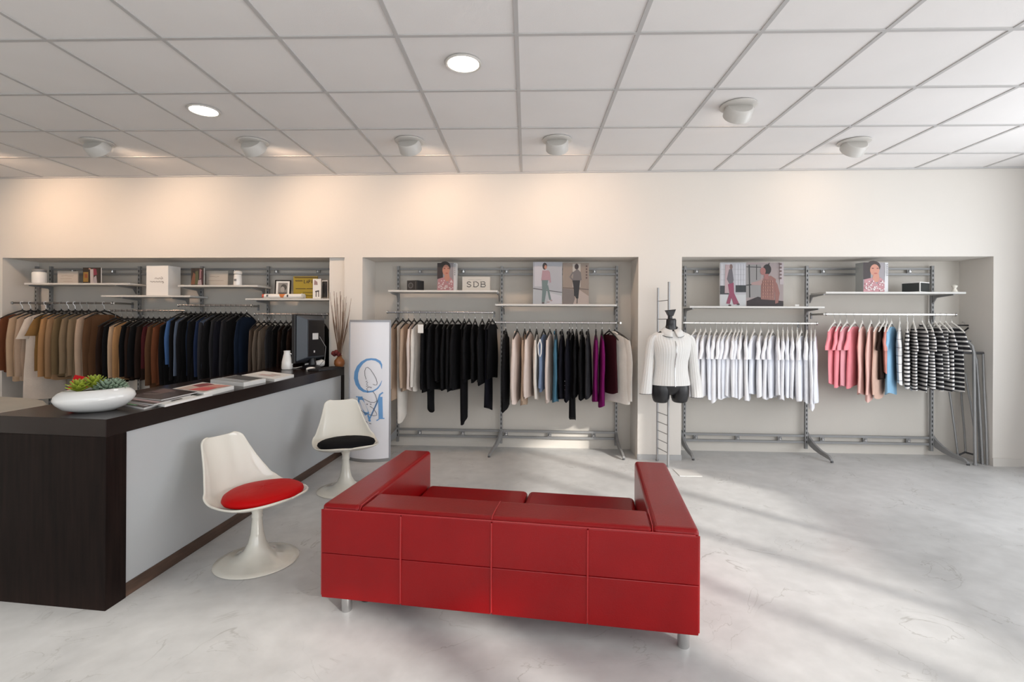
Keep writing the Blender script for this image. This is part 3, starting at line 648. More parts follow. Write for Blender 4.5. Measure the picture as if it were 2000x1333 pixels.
hang_all('L3', [(356, 716, 'shirt', 'blue', 'bright blue jumper'), (363, 750, 'shirt', 'black', 'black coat'), (373, 738, 'shirt', 'slate', 'slate blue jumper'), (382, 750, 'jacket', 'black', 'black blazer'), (392, 738, 'shirt', 'denim', 'navy jumper with pale edge'), (402, 748, 'jacket', 'black', 'black jacket'),
    (412, 740, 'shirt', 'navy', 'dark navy shirt'), (421, 744, 'jacket', 'slate', 'grey blazer', {'sleeve': 'charcoal'}), (431, 746, 'jacket', 'black', 'black tailored jacket'), (441, 742, 'shirt', 'charcoal', 'charcoal shirt'), (451, 742, 'jacket', 'inkblack', 'ink black jacket'), (461, 740, 'shirt', 'charcoal', 'charcoal jumper'),
    (471, 742, 'jacket', 'black', 'black short jacket'), (482, 736, 'shirt', 'denim', 'dark denim jacket', {'phi': 2})], 'the rail with blue jumpers', 'blue and black clothes on the third rail', 'hangb', 12, .018)
hang_all('L4', [(505, 742, 'shirt', 'greybrown', 'grey brown cardigan'), (516, 742, 'shirt', 'greytaupe', 'grey taupe cardigan'), (526, 740, 'shirt', 'greytaupe', 'taupe cardigan'), (537, 742, 'shirt', 'charcoal', 'charcoal shirt'), (548, 742, 'shirt', 'black', 'black shirt'), (559, 742, 'shirt', 'darkbrown', 'dark brown shirt'),
    (570, 742, 'shirt', 'black', 'black jumper'), (581, 742, 'shirt', 'darkbrown', 'dark brown jumper'), (596, 706, 'shirt', 'greytaupe', 'striped taupe short cardigan'), (608, 735, 'shirt', 'black', 'black cardigan'), (620, 735, 'shirt', 'black', 'plain black top'), (630, 735, 'shirt', 'black', 'black top')], 'the rail behind the monitor', 'grey brown clothes behind the monitor', 'hangb', 2, .018)
hang_all('A', [(774, 780, 'shirt', 'beige', 'beige grey long-sleeved shirt'), (787, 822, 'pants', 'offwhite', 'off-white trousers'), (798, 762, 'shirt', 'beige', 'beige shirt'), (809, 764, 'shirt', 'pinkwhite', 'pale stone shirt'), (821, 760, 'shirt', 'offwhite', 'off-white shirt'),
    (834, 766, 'shirt', 'black', 'black blouse with white tag', {'tagc': 1}), (841, 805, 'pants', 'black', 'black trousers'), (851, 764, 'shirt', 'black', 'black jumper'), (862, 748, 'shirt', 'black', 'short black jumper'), (873, 762, 'shirt', 'black', 'plain black shirt'), (884, 764, 'shirt', 'black', 'black top'),
    (895, 762, 'shirt', 'black', 'black cardigan'), (907, 822, 'pants', 'black', 'long black trousers'), (916, 744, 'shirt', 'black', 'black blouse'), (928, 744, 'shirt', 'black', 'black knit'), (942, 750, 'shirt', 'black', 'black long-sleeved top'), (955, 800, 'pants', 'inkblack', 'black slit trousers'), (962, 740, 'top', 'black', 'black vest')],
    'the rail beside the banner', 'beige and black clothes beside the banner', 'hangb', 9, .025)
hang_all('B', [(988, 800, 'jacket', 'black', 'long black coat'), (1010, 785, 'jacket', 'pinkwhite', 'pale pink coat', {'thick': .032}), (1025, 792, 'shirt', 'beige', 'beige blouse'), (1035, 778, 'jacket', 'pinkwhite', 'shell pink jacket'), (1048, 782, 'shirt', 'offwhite', 'off-white shirt'), (1062, 762, 'shirt', 'greyblue', 'grey blue bead-trimmed blouse', {'yoke': 1}),
    (1074, 784, 'shirt', 'pinkwhite', 'cream jacket'), (1086, 787, 'jacket', 'teal', 'teal suede jacket'), (1098, 778, 'jacket', 'inkblack', 'ink black blazer'), (1112, 780, 'jacket', 'inkblack', 'three-buttoned ink black blazer', {'buttons': 1, 'thick': .026}), (1118, 822, 'pants', 'black', 'black trousers'), (1126, 775, 'shirt', 'black', 'black shirt'),
    (1137, 782, 'jacket', 'black', 'black jacket'), (1149, 776, 'jacket', 'charcoal', 'charcoal jacket'), (1164, 786, 'shirt', 'purple', 'purple long-sleeved blouse'), (1176, 796, 'shirt', 'purple', 'longer purple blouse'), (1190, 768, 'top', 'wine', 'wine red lace top', {'phi': -22}), (1201, 788, 'jacket', 'offwhite', 'off-white jacket', {'phi': -42})],
    'the rail left of the mannequin', 'mixed clothes left of the mannequin', 'hangb', 8, .024)
cx = [1358, 1368, 1378, 1388, 1399, 1411, 1419, 1428, 1436, 1443, 1449, 1458, 1473, 1486, 1501, 1509, 1519, 1529, 1538, 1547, 1557, 1565, 1576, 1584, 1592]
hang_all('C', [(x, [775, 776, 774, 780, 782, 778, 779, 777, 776, 777, 776, 782, 770, 776, 779, 778, 774, 783, 776, 779, 778, 781, 786, 799, 788][k], 'shirt' if k > 22 else 'tee', 'white' if k % 3 else 'whiteblue', 'white long-sleeved shirt,' [:-1] if k > 22 else 'white short-sleeved blouse') for k, x in enumerate(cx)],
    'the white rail', 'white shirts right of the mannequin', 'hangw', 30, .022)
dx = [(1630, 752, 'tee', 'pink', 'bright pink tee'), (1641, 756, 'tee', 'pink', 'pink tee'), (1654, 756, 'tee', 'rose', 'rose pink tee'), (1669, 756, 'tee', 'pink', 'deep pink tee'), (1684, 772, 'shirt', 'palepink', 'pale pink long shirt'), (1701, 784, 'shirt', 'palepink', 'pale pink blouse'),
      (1717, 778, 'shirt', 'peach', 'light peach shirt'), (1727, 742, 'tee', 'darkbrown', 'dark brown tee'), (1732, 725, 'tee', 'salmon', 'salmon tee'), (1741, 772, 'tee', 'lightblue', 'light blue tee'), (1757, 752, 'tee', 'windowpane', 'white tee with thin dark lines'), (1772, 757, 'tee', 'striped', 'black white striped tee'),
      (1784, 762, 'tee', 'finestripe', 'finely striped tee'), (1801, 766, 'dress', 'striped', 'striped shirt with dark scarf collar', {'collar': 1}), (1814, 762, 'tee', 'finestripe', 'grey striped tee'), (1826, 760, 'tee', 'darkstripe', 'navy tee with white stripes'), (1836, 740, 'top', 'finestripe', 'short striped vest'), (1847, 762, 'tee', 'striped', 'boldly striped tee'), (1859, 763, 'tee', 'darkstripe', 'dark tee with wide white stripes')]
hang_all('D', dx, 'the far right rail', 'pink and striped clothes on the far right rail', 'hangw', lambda f: 44 if f < .5 else 44 - 70 * (f - .5), .018)
# ================================================================== things on the shelves
def on_shelf(key, name, label, cat, pl, pr, o=.13, group=None, rz=0.0):
    """an Empty on the shelf under the pixel span pl..pr, and the width of the span there"""
    z = Z[key][1]; py = 560
    u0 = at_w(pl, py, o)[0]; u1 = at_w(pr, py, o)[0]
    return wallthing(name, label, cat, (u0 + u1) / 2, o, z, group, rz), u1 - u0
def hz(key, py, o=.13): return at_w(1000, 0, 0)[0] * 0 + 0
def top_h(key, px, py, o=.13): return at_w(px, py, o)[1] - Z[key][1]
# left alcove
t, w = on_shelf('L1', 'storage_jar', 'white storage jar with dark lid at the far left shelf', 'jar', 66, 88, .12); h = top_h('L1', 77, 526, .12)
MB().lathe([(w * .46, 0), (w * .5, .01), (w * .5, h * .72), (w * .40, h * .82), (.01, h * .82)], 24).build('jar_body', M['ceramic'], t, smooth=True)
MB().lathe([(w * .44, h * .80), (w * .46, h * .84), (w * .46, h * .96), (w * .40, h), (.01, h)], 24).build('lid', M['steel'], t, smooth=True)
def picture_card(key, label, pl, pr, ptop, shapes_of, o=.12, deep=.012, rz=0.0, name='fashion_picture', cat='picture', side=None, lean=0.0):
    t, w = on_shelf(key, name, label, cat, pl, pr, o, None, rz); h = top_h(key, (pl + pr) / 2, ptop, o)
    if lean: t.rotation_euler[0] = 0
    shapes_of = [(k[0], tuple(c * .74 for c in k[1]), *k[2:]) for k in shapes_of] if shapes_of else None
    box('panel_board', side or M['paper'], -w / 2, w / 2, 0, deep, 0, h, t)
    if shapes_of: ink('printed_picture', t, face_y(0.0), [(k[0], k[1], [(x * w, y * h) for x, y in k[2]], *[q * w for q in k[3:]]) if k[0] in ('poly', 'line') else (k[0], k[1], (k[2][0] * w, k[2][1] * h, k[2][2] * w, k[2][3] * h)) for k in shapes_of])
    return t, w, h
def rc(col, x0, y0, x1, y1): return ('rect', col, (x0, y0, x1, y1))
def ov(col, cx, cy, rx, ry): return ('oval', col, (cx, cy, rx, ry))
def po(col, *p): return ('poly', col, list(p))
def li(col, w, *p): return ('line', col, list(p), w)
SK = (.52, .24, .17)
picture_card('L1', 'small picture card beside the rack upright showing yellow and red stripes', 162, 197, 523, [rc((.03, .02, .015), -.5, 0, .5, 1), rc((.33, .20, .04), -.48, .1, -.2, .72), rc((.3, .08, .03), -.4, .35, -.25, .6), po((.55, .5, .5), (-.08, .02), (.1, .02), (.08, .9), (-.1, .9)), po((.25, .03, .06), (.1, .5), (.3, .55), (.25, .9), (.08, .95)), po((.45, .42, .45), (.1, .02), (.3, .02), (.25, .5), (.12, .4)), ov((.5, .3, .22), -.12, .92, .06, .05)])
picture_card('L1', 'pale card with faint writing between jar and striped picture', 112, 152, 530, [li((.25, .18, .13), .012, (-.3, .62), (-.1, .66), (.1, .62), (.3, .64)), li((.25, .18, .13), .010, (-.35, .4), (.2, .41)), li((.3, .2, .15), .010, (-.2, .2), (.25, .2))], side=mat('stone_card', (.46, .43, .39), .7), o=.2)
# carton with script lettering, upside down as in the photograph
t, w = on_shelf('L2', 'carton_box', 'white carton box with small script lettering on its front', 'box', 285, 329, .10, rz=R(-2)); h = top_h('L2', 307, 519, .10)
box('carton', M['paper'], -w / 2, w / 2, 0, .19, 0, h, t, bevel=.002)
ink('script_print', t, face_y(0), [('line', (.10, .06, .05), [(w * (-.28 + .56 * k / 40), h * (.57 + .022 * sin(k * 1.25) + .012 * sin(k * .5))) for k in range(12, 40)], .0028), ('line', (.10, .06, .05), [(w * (-.32 + .64 * k / 52), h * (.46 + .020 * sin(k * 1.35) + .008 * sin(k * .6))) for k in range(52)], .0028),
     ('line', (.10, .06, .05), [(w * .27, h * .47), (w * .25, h * .40), (w * .31, h * .43)], .003), ('line', (.10, .06, .05), [(w * .18, h * .63), (w * .24, h * .60), (w * .26, h * .55)], .003)])
picture_card('L3', 'small dark fashion picture with figures, right of the white carton', 373, 398, 524, [rc((.035, .025, .02), -.5, 0, .5, 1), ov((.02, .012, .01), -.28, .85, .13, .13), po((.22, .09, .05), (-.5, .05), (-.2, .05), (-.12, .6), (-.3, .75), (-.42, .4)), po((.10, .11, .05), (-.18, .05), (.1, .05), (.05, .85), (-.15, .8)), po((.35, .18, .2), (.15, .35), (.3, .4), (.35, .9), (.18, .95)), po((.08, .02, .03), (.3, .05), (.42, .05), (.42, .9), (.3, .8)), po((.45, .35, .38), (.02, .05), (.35, .02), (.3, .35), (.08, .3))])
picture_card('L3', 'pale grey card with two faint printed lines behind the bottle', 403, 445, 530, [li((.2, .15, .11), .012, (-.35, .62), (-.2, .64), (-.05, .61), (.1, .64)), li((.25, .18, .13), .010, (-.42, .36), (.3, .36))], side=MATS['stone_card'], o=.2)
t, w = on_shelf('L3', 'bottle', 'small white bottle with cap on the shelf above the blue jumpers', 'bottle', 457, 472, .12); h = top_h('L3', 464, 529, .12)
MB().lathe([(w * .48, 0), (w * .5, .008), (w * .48, h * .45), (w * .44, h * .72), (w * .3, h * .76), (.01, h * .76)], 20).build('bottle_body', M['ceramic'], t, smooth=True)
MB().lathe([(w * .46, h * .76), (w * .48, h * .80), (w * .46, h * .94), (w * .2, h), (.01, h)], 20).build('cap', M['white'], t, smooth=True)
ink('label_print', t, lambda s, u_, q: ((w * .5 + .001) * sin(s), -(w * .5 + .001) * cos(s), u_), [('rect', (.2, .2, .22), (-.5 + .12 * k, h * .28, -.38 + .12 * k, h * .42)) for k in range(6)])
# framed portrait
t, w = on_shelf('L4', 'framed_photo', 'dark framed black and white portrait leaning on the shelf', 'picture frame', 537, 566, .2, rz=R(8)); h = top_h('L4', 552, 547, .2)
t.rotation_euler[0] = -R(6)
box('photo_mount', M['paper'], -w / 2 + .008, w / 2 - .008, .002, .01, .008, h - .008, t)
for a in ((-w / 2, -w / 2 + .011, 0, h), (w / 2 - .011, w / 2, 0, h), (-w / 2 + .011, w / 2 - .011, 0, .011), (-w / 2 + .011, w / 2 - .011, h - .011, h)): box('frame_bar', M['wenge'], a[0], a[1], -.004, .014, a[2], a[3], t)
ink('portrait_print', t, face_y(.002), [('rect', (.22, .21, .20), (-w * .3, h * .12, w * .3, h * .86)), ('oval', (.06, .055, .05), (.01, h * .62, w * .19, h * .17)), ('oval', (.32, .30, .28), (-.002, h * .5, w * .13, h * .16)), ('rect', (.07, .06, .06), (-w * .25, h * .12, w * .25, h * .34))])
# yellow sign, cards and rolled papers
t, w, h = picture_card('L4', 'mustard yellow sign with dark lettering leaning behind rolled papers', 573, 620, 540, None, o=.22, name='lettered_sign', cat='sign', side=mat('mustard_board', (.34, .25, .02), .6))
ink('sign_print', t, face_y(0), [('line', (.05, .03, .01), [(-w * .42 + w * .012 * k, h * (.80 + .03 * sin(k * 1.3))) for k in range(26)], .006)] + letters('LAPIS', -w * .05, h * .70, w * .065, h * .14, w * .03, (.04, .03, .01), .008) + [('rect', (.08, .05, .01), (-w * .4, h * .44, w * .02, h * .47)), ('rect', (.08, .05, .01), (w * .05, h * .44, w * .4, h * .47)), ('rect', (.16, .12, .01), (-w * .1, h * .28, w * .4, h * .31)), ('rect', (.16, .12, .01), (-w * .1, h * .14, w * .4, h * .17)), ('rect', (.10, .06, .01), (-w * .45, h * .92, w * .5, h * .97))])
picture_card('L4', 'narrow white card with a small dark standing figure', 611, 627, 545, [li((.07, .06, .06), .10, (-.1, .1), (-.08, .38)), li((.07, .06, .06), .10, (.22, .1), (.2, .38)), li((.07, .06, .06), .16, (-.2, .36), (.28, .40)), po((.45, .3, .3), (-.35, .7), (.1, .7), (.05, .85), (-.3, .95))], o=.15)
picture_card('L4', 'small dark picture at the right end beside the pier', 629, 640, 548, [rc((.05, .04, .035), -.45, .1, .45, .95), ov((.012, .01, .01), -.1, .55, .25, .28), ov((.012, .01, .01), .3, .45, .15, .35), rc((.3, .27, .22), -.4, .02, .45, .1)], o=.2)
t, w = on_shelf('L4', 'paper_rolls', 'white rolled papers with orange and black marks lying on the shelf', 'paper roll', 513, 591, .09); h = .055
for q, (yy, zz, sh_) in enumerate(((0, .0, 0), (.052, .0, .015))):
    MB().tube([(-w / 2 + .01 + sh_, yy, .026), (0, yy, .0265), (w / 2 - .02, yy, .028), (w / 2, yy, .032)], [.025, .025, .025, .027], 16).build('roll', M['paper'], t, smooth=True)
def rollf(s, u_, q): return (s, -(.0252 + q) * cos(u_), .0262 + (.0252 + q) * sin(u_))
def bands(col, x0, x1, u0, u1, taper=0.0, n=8):
    return [('rect', col, (x0 + taper * k / n, u0 + (u1 - u0) * k / n, x1 - taper * k / n, u0 + (u1 - u0) * (k + 1) / n)) for k in range(n)]
ink('roll_print', t, lambda s_, u_, q: rollf(s_, u_, .0008), bands((.55, .17, .04), -w * .07, w * .09, 1.2, -.7, w * .05) + bands((.5, .08, .04), -w * .49, -w * .44, -.7, 1.2) + bands((.10, .12, .13), -w * .38, -w * .33, -.3, .7) + bands((.05, .05, .05), w * .13, w * .17, -.4, .7))
# middle alcove
t, w = on_shelf('A', 'camera_box', 'small black box with round lens print beside the blond portrait', 'box', 793, 815, .12, rz=R(-22)); h = top_h('A', 808, 548, .12)
t['label'] = 'small black box with round lens print, left of the woman picture'
box('box_body', M['blackmatte'], -w / 2, w / 2 + .01, 0, .13, 0, h, t, bevel=.002)
ink('lens_print', t, face_y(0), [('oval', (.10, .10, .11), (-w * .1, h * .5, h * .30, h * .30)), ('oval', (.03, .03, .03), (-w * .1, h * .5, h * .2, h * .2)), ('rect', (.12, .12, .12), (w * .4, h * .1, w * .44, h * .9))])
FACE = [rc((.30, .28, .30), -.5, 0, .5, 1), rc((.03, .018, .02), -.5, .42, -.2, 1), ov((.03, .018, .015), -.1, .86, .30, .20), ov(SK, -.04, .74, .19, .20), ov((.16, .05, .04), -.12, .80, .05, .018), ov((.16, .05, .04), .08, .80, .05, .018), ov((.40, .10, .08), .0, .63, .07, .02), po(SK, (-.2, .32), (.18, .34), (.12, .62), (-.08, .60)),
        po((.45, .22, .24), (-.5, 0), (.38, 0), (.36, .36), (.18, .50), (.05, .25), (-.15, .48), (-.46, .42)), rc((.62, .62, .64), .36, 0, .5, 1)]
rr = random.Random(4)
DOTS = [rc((.70, .62, .62), x, y, x + .05, y + .035) for x, y in [(rr.uniform(-.46, .30), rr.uniform(.01, .36)) for _ in range(46)] if not (-.14 < x < .12 and y > .2)]
TXT = [rc((.25, .25, .27), .405, .55 + .07 * k, .455, .59 + .07 * k) for k in range(6)]
picture_card('A', 'printed picture of a woman in dotted blouse, above the black clothes', 854, 891, 514, FACE + DOTS + TXT, o=.11, deep=.10)
t, w, h = picture_card('A', 'grey card reading SDB on the shelf beside the banner rail', 903, 957, 541, None, o=.15, name='lettered_card', cat='sign', side=mat('grey_card', (.50, .49, .46), .6), deep=.01)
ink('card_lettering', t, face_y(0), letters('SDB', -w * .34, h * .28, w * .17, h * .36, w * .09, (.05, .05, .05), .009, True) + [('line', (.2, .2, .2), [(-w * .28 + w * .02 * k, h * (.76 + .04 * (k % 2))) for k in range(28) if k % 7 < 4], .002)])
def walker(top, leg, bg, bg2, floor_, hair):
    return [rc(bg, -.5, 0, .5, 1), rc(bg2, -.45, .42, -.05, 1), po(floor_, (-.5, 0), (.5, 0), (.5, .30), (-.5, .38)), po((.12, .12, .13), (-.5, .36), (.5, .27), (.5, .29), (-.5, .385)), po(bg2, (-.02, 0), (.5, .02), (.48, .2), (.1, .27))]
picture_card('B', 'fashion picture of a person walking in pink top and green trousers', 1041, 1098, 512, walker(0, 0, (.42, .43, .47), (.56, .55, .60), (.45, .47, .50), 0) +
    [ov((.05, .035, .035), -.1, .90, .08, .085), ov(SK, -.07, .88, .045, .05), po((.42, .27, .31), (-.22, .56), (.06, .56), (.04, .80), (-.18, .80)), po((.42, .27, .31), (.02, .8), (.08, .76), (.12, .52), (.07, .5)), po((.16, .22, .22), (-.2, .57), (.02, .57), (-.04, .3), (-.10, .05), (-.2, .05), (-.18, .3)), po((.16, .22, .22), (-.05, .45), (.02, .45), (.13, .1), (.06, .1)), ov((.1, .08, .08), -.15, .03, .05, .02), ov((.4, .35, .35), .02, .05, .06, .02), ov((.4, .3, .3), .13, .09, .04, .02)], o=.10, deep=.012)
picture_card('B', 'fashion picture of a person walking in grey top and black trousers', 1099, 1150, 514, [rc((.30, .24, .20), -.5, 0, .5, 1), rc((.50, .46, .42), -.12, .42, .18, .98), po((.20, .17, .16), (-.5, 0), (.0, 0), (-.1, .36), (-.5, .38)), po((.46, .38, .34), (-.1, 0), (.5, 0), (.5, .2), (.1, .37)), li((.12, .09, .08), .03, (-.5, .40), (.5, .36)),
    ov((.03, .02, .02), .03, .91, .08, .07), po((.17, .15, .15), (-.12, .58), (.18, .58), (.18, .78), (.06, .86), (-.1, .78)), li((.17, .15, .15), .06, (-.1, .78), (-.22, .66), (-.1, .58)), li((.17, .15, .15), .06, (.16, .78), (.2, .58)), po((.012, .010, .012), (-.13, .58), (.17, .58), (.13, .35), (.1, .14), (.02, .14), (-.02, .2), (-.06, .2), (-.08, .4)), li((.02, .015, .015), .03, (.06, .14), (.05, .02))]
    + [rc((.12, .08, .07), .38, .62 + .07 * k, .44, .66 + .07 * k) for k in range(5)], o=.10, deep=.012)
# right alcove
picture_card('C', 'fashion picture of a person in long flared pink trousers', 1406, 1457, 513, [rc((.50, .50, .54), -.5, 0, .5, 1), rc((.62, .62, .66), -.46, .46, -.12, .97), rc((.60, .61, .66), .1, .46, .46, .97), rc((.04, .045, .05), -.5, .27, -.16, .47), rc((.02, .025, .03), .1, .32, .5, .48), po((.60, .62, .64), (-.5, 0), (.5, 0), (.5, .27), (-.5, .26))] +
    [li((.40, .41, .46), .012, (x, .48), (x, .96)) for x in (-.35, -.24, .2, .3, .4)] + [li((.40, .41, .46), .012, (-.46, y), (.46, y)) for y in (.6, .72, .84)] +
    [po((.50, .38, .40), (-.32, .30), (-.12, .30), (-.1, .95), (-.3, .95)), po((.14, .13, .15), (-.24, .62), (-.16, .84), (-.04, .86), (.02, .6), (-.02, .50), (-.14, .5)), ov((.22, .14, .13), -.08, .90, .06, .06), po((.30, .06, .12), (-.2, .50), (.02, .54), (.04, .3), (.24, .05), (.02, .04), (-.06, .2), (-.12, .05), (-.26, .06), (-.14, .3)), ov((.08, .05, .05), -.12, .02, .06, .02), ov((.08, .05, .05), .2, .045, .06, .02)], o=.10, deep=.012)
picture_card('C', 'fashion picture of a person in patterned blouse and dark headscarf', 1457, 1530, 513, [rc((.38, .32, .32), -.5, 0, .5, 1), rc((.30, .29, .29), -.5, .2, -.1, .95), li((.03, .03, .03), .035, (-.40, .2), (-.42, .95)), li((.03, .03, .03), .02, (-.22, .6), (-.22, .95)), li((.03, .03, .03), .02, (-.5, .90), (-.1, .89)), li((.03, .03, .03), .025, (-.5, .48), (-.3, .50)),
    po((.02, .008, .010), (-.48, 0), (.5, 0), (.5, .12), (.3, .14), (-.1, .2), (-.18, .22), (-.48, .12)), po((.30, .14, .12), (-.1, .16), (.26, .14), (.28, .45), (.30, .62), (.16, .70), (-.02, .66), (-.1, .5)), po((.42, .28, .27), (-.02, .66), (-.16, .58), (-.36, .54), (-.36, .49), (-.1, .48)), po((.30, .13, .11), (.22, .66), (.34, .5), (.40, .3), (.36, .08), (.28, .06), (.28, .3)), ov((.015, .008, .010), .06, .84, .11, .12), ov((.36, .15, .14), -.05, .80, .075, .085), po((.015, .008, .010), (.06, .94), (.13, 1.0), (.11, .92)), po((.36, .15, .14), (-.02, .62), (.1, .62), (.1, .74), (-.02, .74)), rc((.52, .46, .48), .4, .5, .5, 1)] +
    [rc((.42, .22, .17), -.06 + .06 * (k % 5), .2 + .07 * (k // 5), -.03 + .06 * (k % 5), .235 + .07 * (k // 5)) for k in range(30)] + [rc((.16, .1, .1), .38, .62 + .08 * k, .44, .66 + .08 * k) for k in range(5)], o=.10, deep=.012)
t, w = on_shelf('C', 'small_tag_stand', 'tiny white tag lying on the shelf near the rack upright', 'tag', 1553, 1561, .12)
box('tag_board', M['paper'], -w / 2, w / 2, 0, .004, 0, .022, t); box('tag_foot', M['steel'], -w / 2, w / 2, -.01, .02, 0, .003, t)
# cube with portrait print
t, w = on_shelf('D', 'picture_cube', 'white box printed with a woman in dotted blouse, far right shelf', 'picture', 1684, 1736, .075, rz=R(6)); h = top_h('D', 1710, 513, .075)
box('cube_body', mat('grey_side_card', (.34, .36, .36), .6), -w / 2, w / 2, 0, .11, 0, h, t)
def sc(sh_, w, h): return [(k[0], k[1], [(x * w, y * h) for x, y in k[2]], *[q * w for q in k[3:]]) if k[0] in ('poly', 'line') else (k[0], k[1], (k[2][0] * w, k[2][1] * h, k[2][2] * w, k[2][3] * h)) for k in sh_]
ink('portrait_print', t, face_y(0), sc(FACE + DOTS + TXT, w, h))
t, w = on_shelf('D', 'box_speaker', 'black and white edged square box at the right of the cube picture', 'box', 1790, 1823, .10, rz=R(30)); h = top_h('D', 1805, 551, .10)
w *= 1.12
box('box_core', M['paper'], -w / 2, w / 2, 0, w * .9, 0, h, t, bevel=.003)
box('front_face', mat('dark_grey_face', (.035, .04, .04), .5), -w / 2 + .009, w / 2 - .009, -.003, .01, .006, h - .012, t)
box('side_face', MATS['dark_grey_face'], -w / 2 - .003, -w / 2 + .01, .008, w * .9 - .008, .006, h - .012, t)
t, w = on_shelf('D', 'ornament', 'small cream ceramic ornament at the right end of the far right shelf', 'ornament', 1858, 1871, .12)
MB().lathe([(w * .45, 0), (w * .42, .006), (w * .36, .02), (w * .22, .036), (w * .24, .046), (w * .38, .058), (w * .40, .068), (w * .2, .078), (.002, .079)], 20).build('ornament_body', M['shellw'], t, smooth=True)

# ================================================================== ladder and mannequin at the pillar
lx, ly = 1.372, 5.30; rx, ry = 1.428, 5.085
ld = thing('display_ladder', 'slim silver display ladder standing against the white pillar', 'ladder', (0, 0, 0), 0)
LT = [(1.372, 5.30, 1.815), (1.425, 5.085, 1.86)]
mid = None
for (x, y, zt) in LT: MB().tube([(x, y, 0), (x, y, zt)], .0115, 12).build('rail_post', M['ladder'], ld, smooth=True)
for x, y, zt in LT: MB().tube([(x, y, 0), (x, y, .02)], .016, 12).build('foot_cap', M['steel'], ld, smooth=True)
for py in (587, 622, 802, 820, 837, 854, 871):
    z = CZ - (py - 629.5) / 980.0 * 5.30
    MB().tube([(LT[0][0], LT[0][1], z), (LT[1][0], LT[1][1], z)], .0045, 8).build('rung', M['ladder'], ld, smooth=True)
box('floor_plate', M['shelf'], 1.45, 1.66, 4.78, 5.0, .0, .004).rotation_euler[2] = 0
tag(bpy.data.objects['floor_plate'], 'thin pale plate lying on the floor in front of the pillar', 'plate')
mx_, my_ = 1.405, 4.93
MZ = lambda py: CZ - (py - 629.8) / 980.0 * my_
mq = thing('mannequin', 'headless black torso mannequin hung on the silver ladder', 'mannequin', (mx_, my_, 0), R(4))
def torso(rows, name, m, parent, infl=0.0, seg=40, rib=0.0):
    b = MB(); rings = []
    for z, a, d, oy in rows:
        rings.append([((a + infl + rib * cos(26 * t_)) * cos(t_), oy + (d + infl + rib * cos(26 * t_)) * sin(t_), z) for t_ in [2 * pi * k / seg for k in range(seg)]])
    b.loops(rings); return b.build(name, m, parent, smooth=True, angle=70)
TR = [(MZ(752), .150, .100, .02), (MZ(744), .150, .100, .02), (MZ(735), .142, .092, .015), (MZ(720), .128, .082, .005), (MZ(705), .126, .083, 0), (MZ(690), .138, .100, -.012), (MZ(678), .148, .108, -.016), (MZ(665), .152, .092, -.005), (MZ(656), .158, .072, .005), (MZ(650), .150, .058, .01), (MZ(645), .105, .048, .012), (MZ(640), .055, .044, .01), (MZ(632), .048, .046, .005), (MZ(624), .047, .046, 0), (MZ(621), .040, .04, 0)]
torso(TR, 'torso', M['mannequin'], mq)
# hips and leg stumps
b = MB(); rings = []
for sg in (-1, 1):
    rows = [(MZ(745), .085, .090), (MZ(755), .088, .098), (MZ(765), .087, .095), (MZ(775), .080, .085), (MZ(781), .070, .075), (MZ(783.5), .055, .06)]
    m = MB(); m.loops([[(sg * .094 + a * cos(2 * pi * k / 28), .02 + d * sin(2 * pi * k / 28), z) for k in range(28)] for z, a, d in rows]); m.build('leg_stump', M['mannequin'], mq, smooth=True, angle=60)
torso([(MZ(768), .05, .06, .02), (MZ(762), .10, .085, .02), (MZ(755), .160, .098, .02), (MZ(746), .165, .100, .02)], 'hips', M['mannequin'], mq)
# neck clamp, like a small black grip
MB().tube([(-.01, 0, MZ(623)), (-.012, 0, MZ(614))], [.022, .02], 14).build('neck_knob', M['mannequin'], mq, smooth=True)
b = MB(); b.loops([[(-.03, -.03, MZ(616)), (.012, -.03, MZ(616)), (.012, .02, MZ(616)), (-.03, .02, MZ(616))], [(-.055, -.035, MZ(607)), (.03, -.035, MZ(606)), (.03, .02, MZ(606)), (-.055, .02, MZ(607))], [(-.062, -.03, MZ(605)), (.038, -.03, MZ(603)), (.038, .02, MZ(603)), (-.062, .02, MZ(605))]])
b.build('neck_clamp', M['black'], mq, bevel=.004)
# cardigan: ribbed knit over the torso, worn empty-sleeved
cd = thing('cardigan', 'white ribbed zip cardigan with grey trims worn by the black mannequin', 'cardigan', (mx_, my_, 0), R(4))
CR = [(MZ(749), .186, .128, .01), (MZ(742), .184, .126, .01), (MZ(730), .170, .112, .006), (MZ(715), .160, .104, 0), (MZ(702), .162, .108, -.004), (MZ(690), .172, .124, -.014), (MZ(678), .182, .130, -.018), (MZ(668), .190, .116, -.010), (MZ(659), .198, .092, 0), (MZ(653), .190, .076, .006), (MZ(649), .160, .066, .010), (MZ(645.5), .110, .06, .010), (MZ(643), .082, .062, .008)]
b = MB(); seg = 168; rings = []
for z, a, d, oy in CR:
    rings.append([((a + .0016 * cos(42 * t_)) * cos(t_), oy + (d + .0016 * cos(42 * t_)) * sin(t_), z - (.012 if (z > MZ(647) and sin(t_) < 0) else 0)) for t_ in [2 * pi * k / seg for k in range(seg)]])
b.loops(rings, cap=False); b.build('knit_body', M['knit'], cd, smooth=True, angle=75)
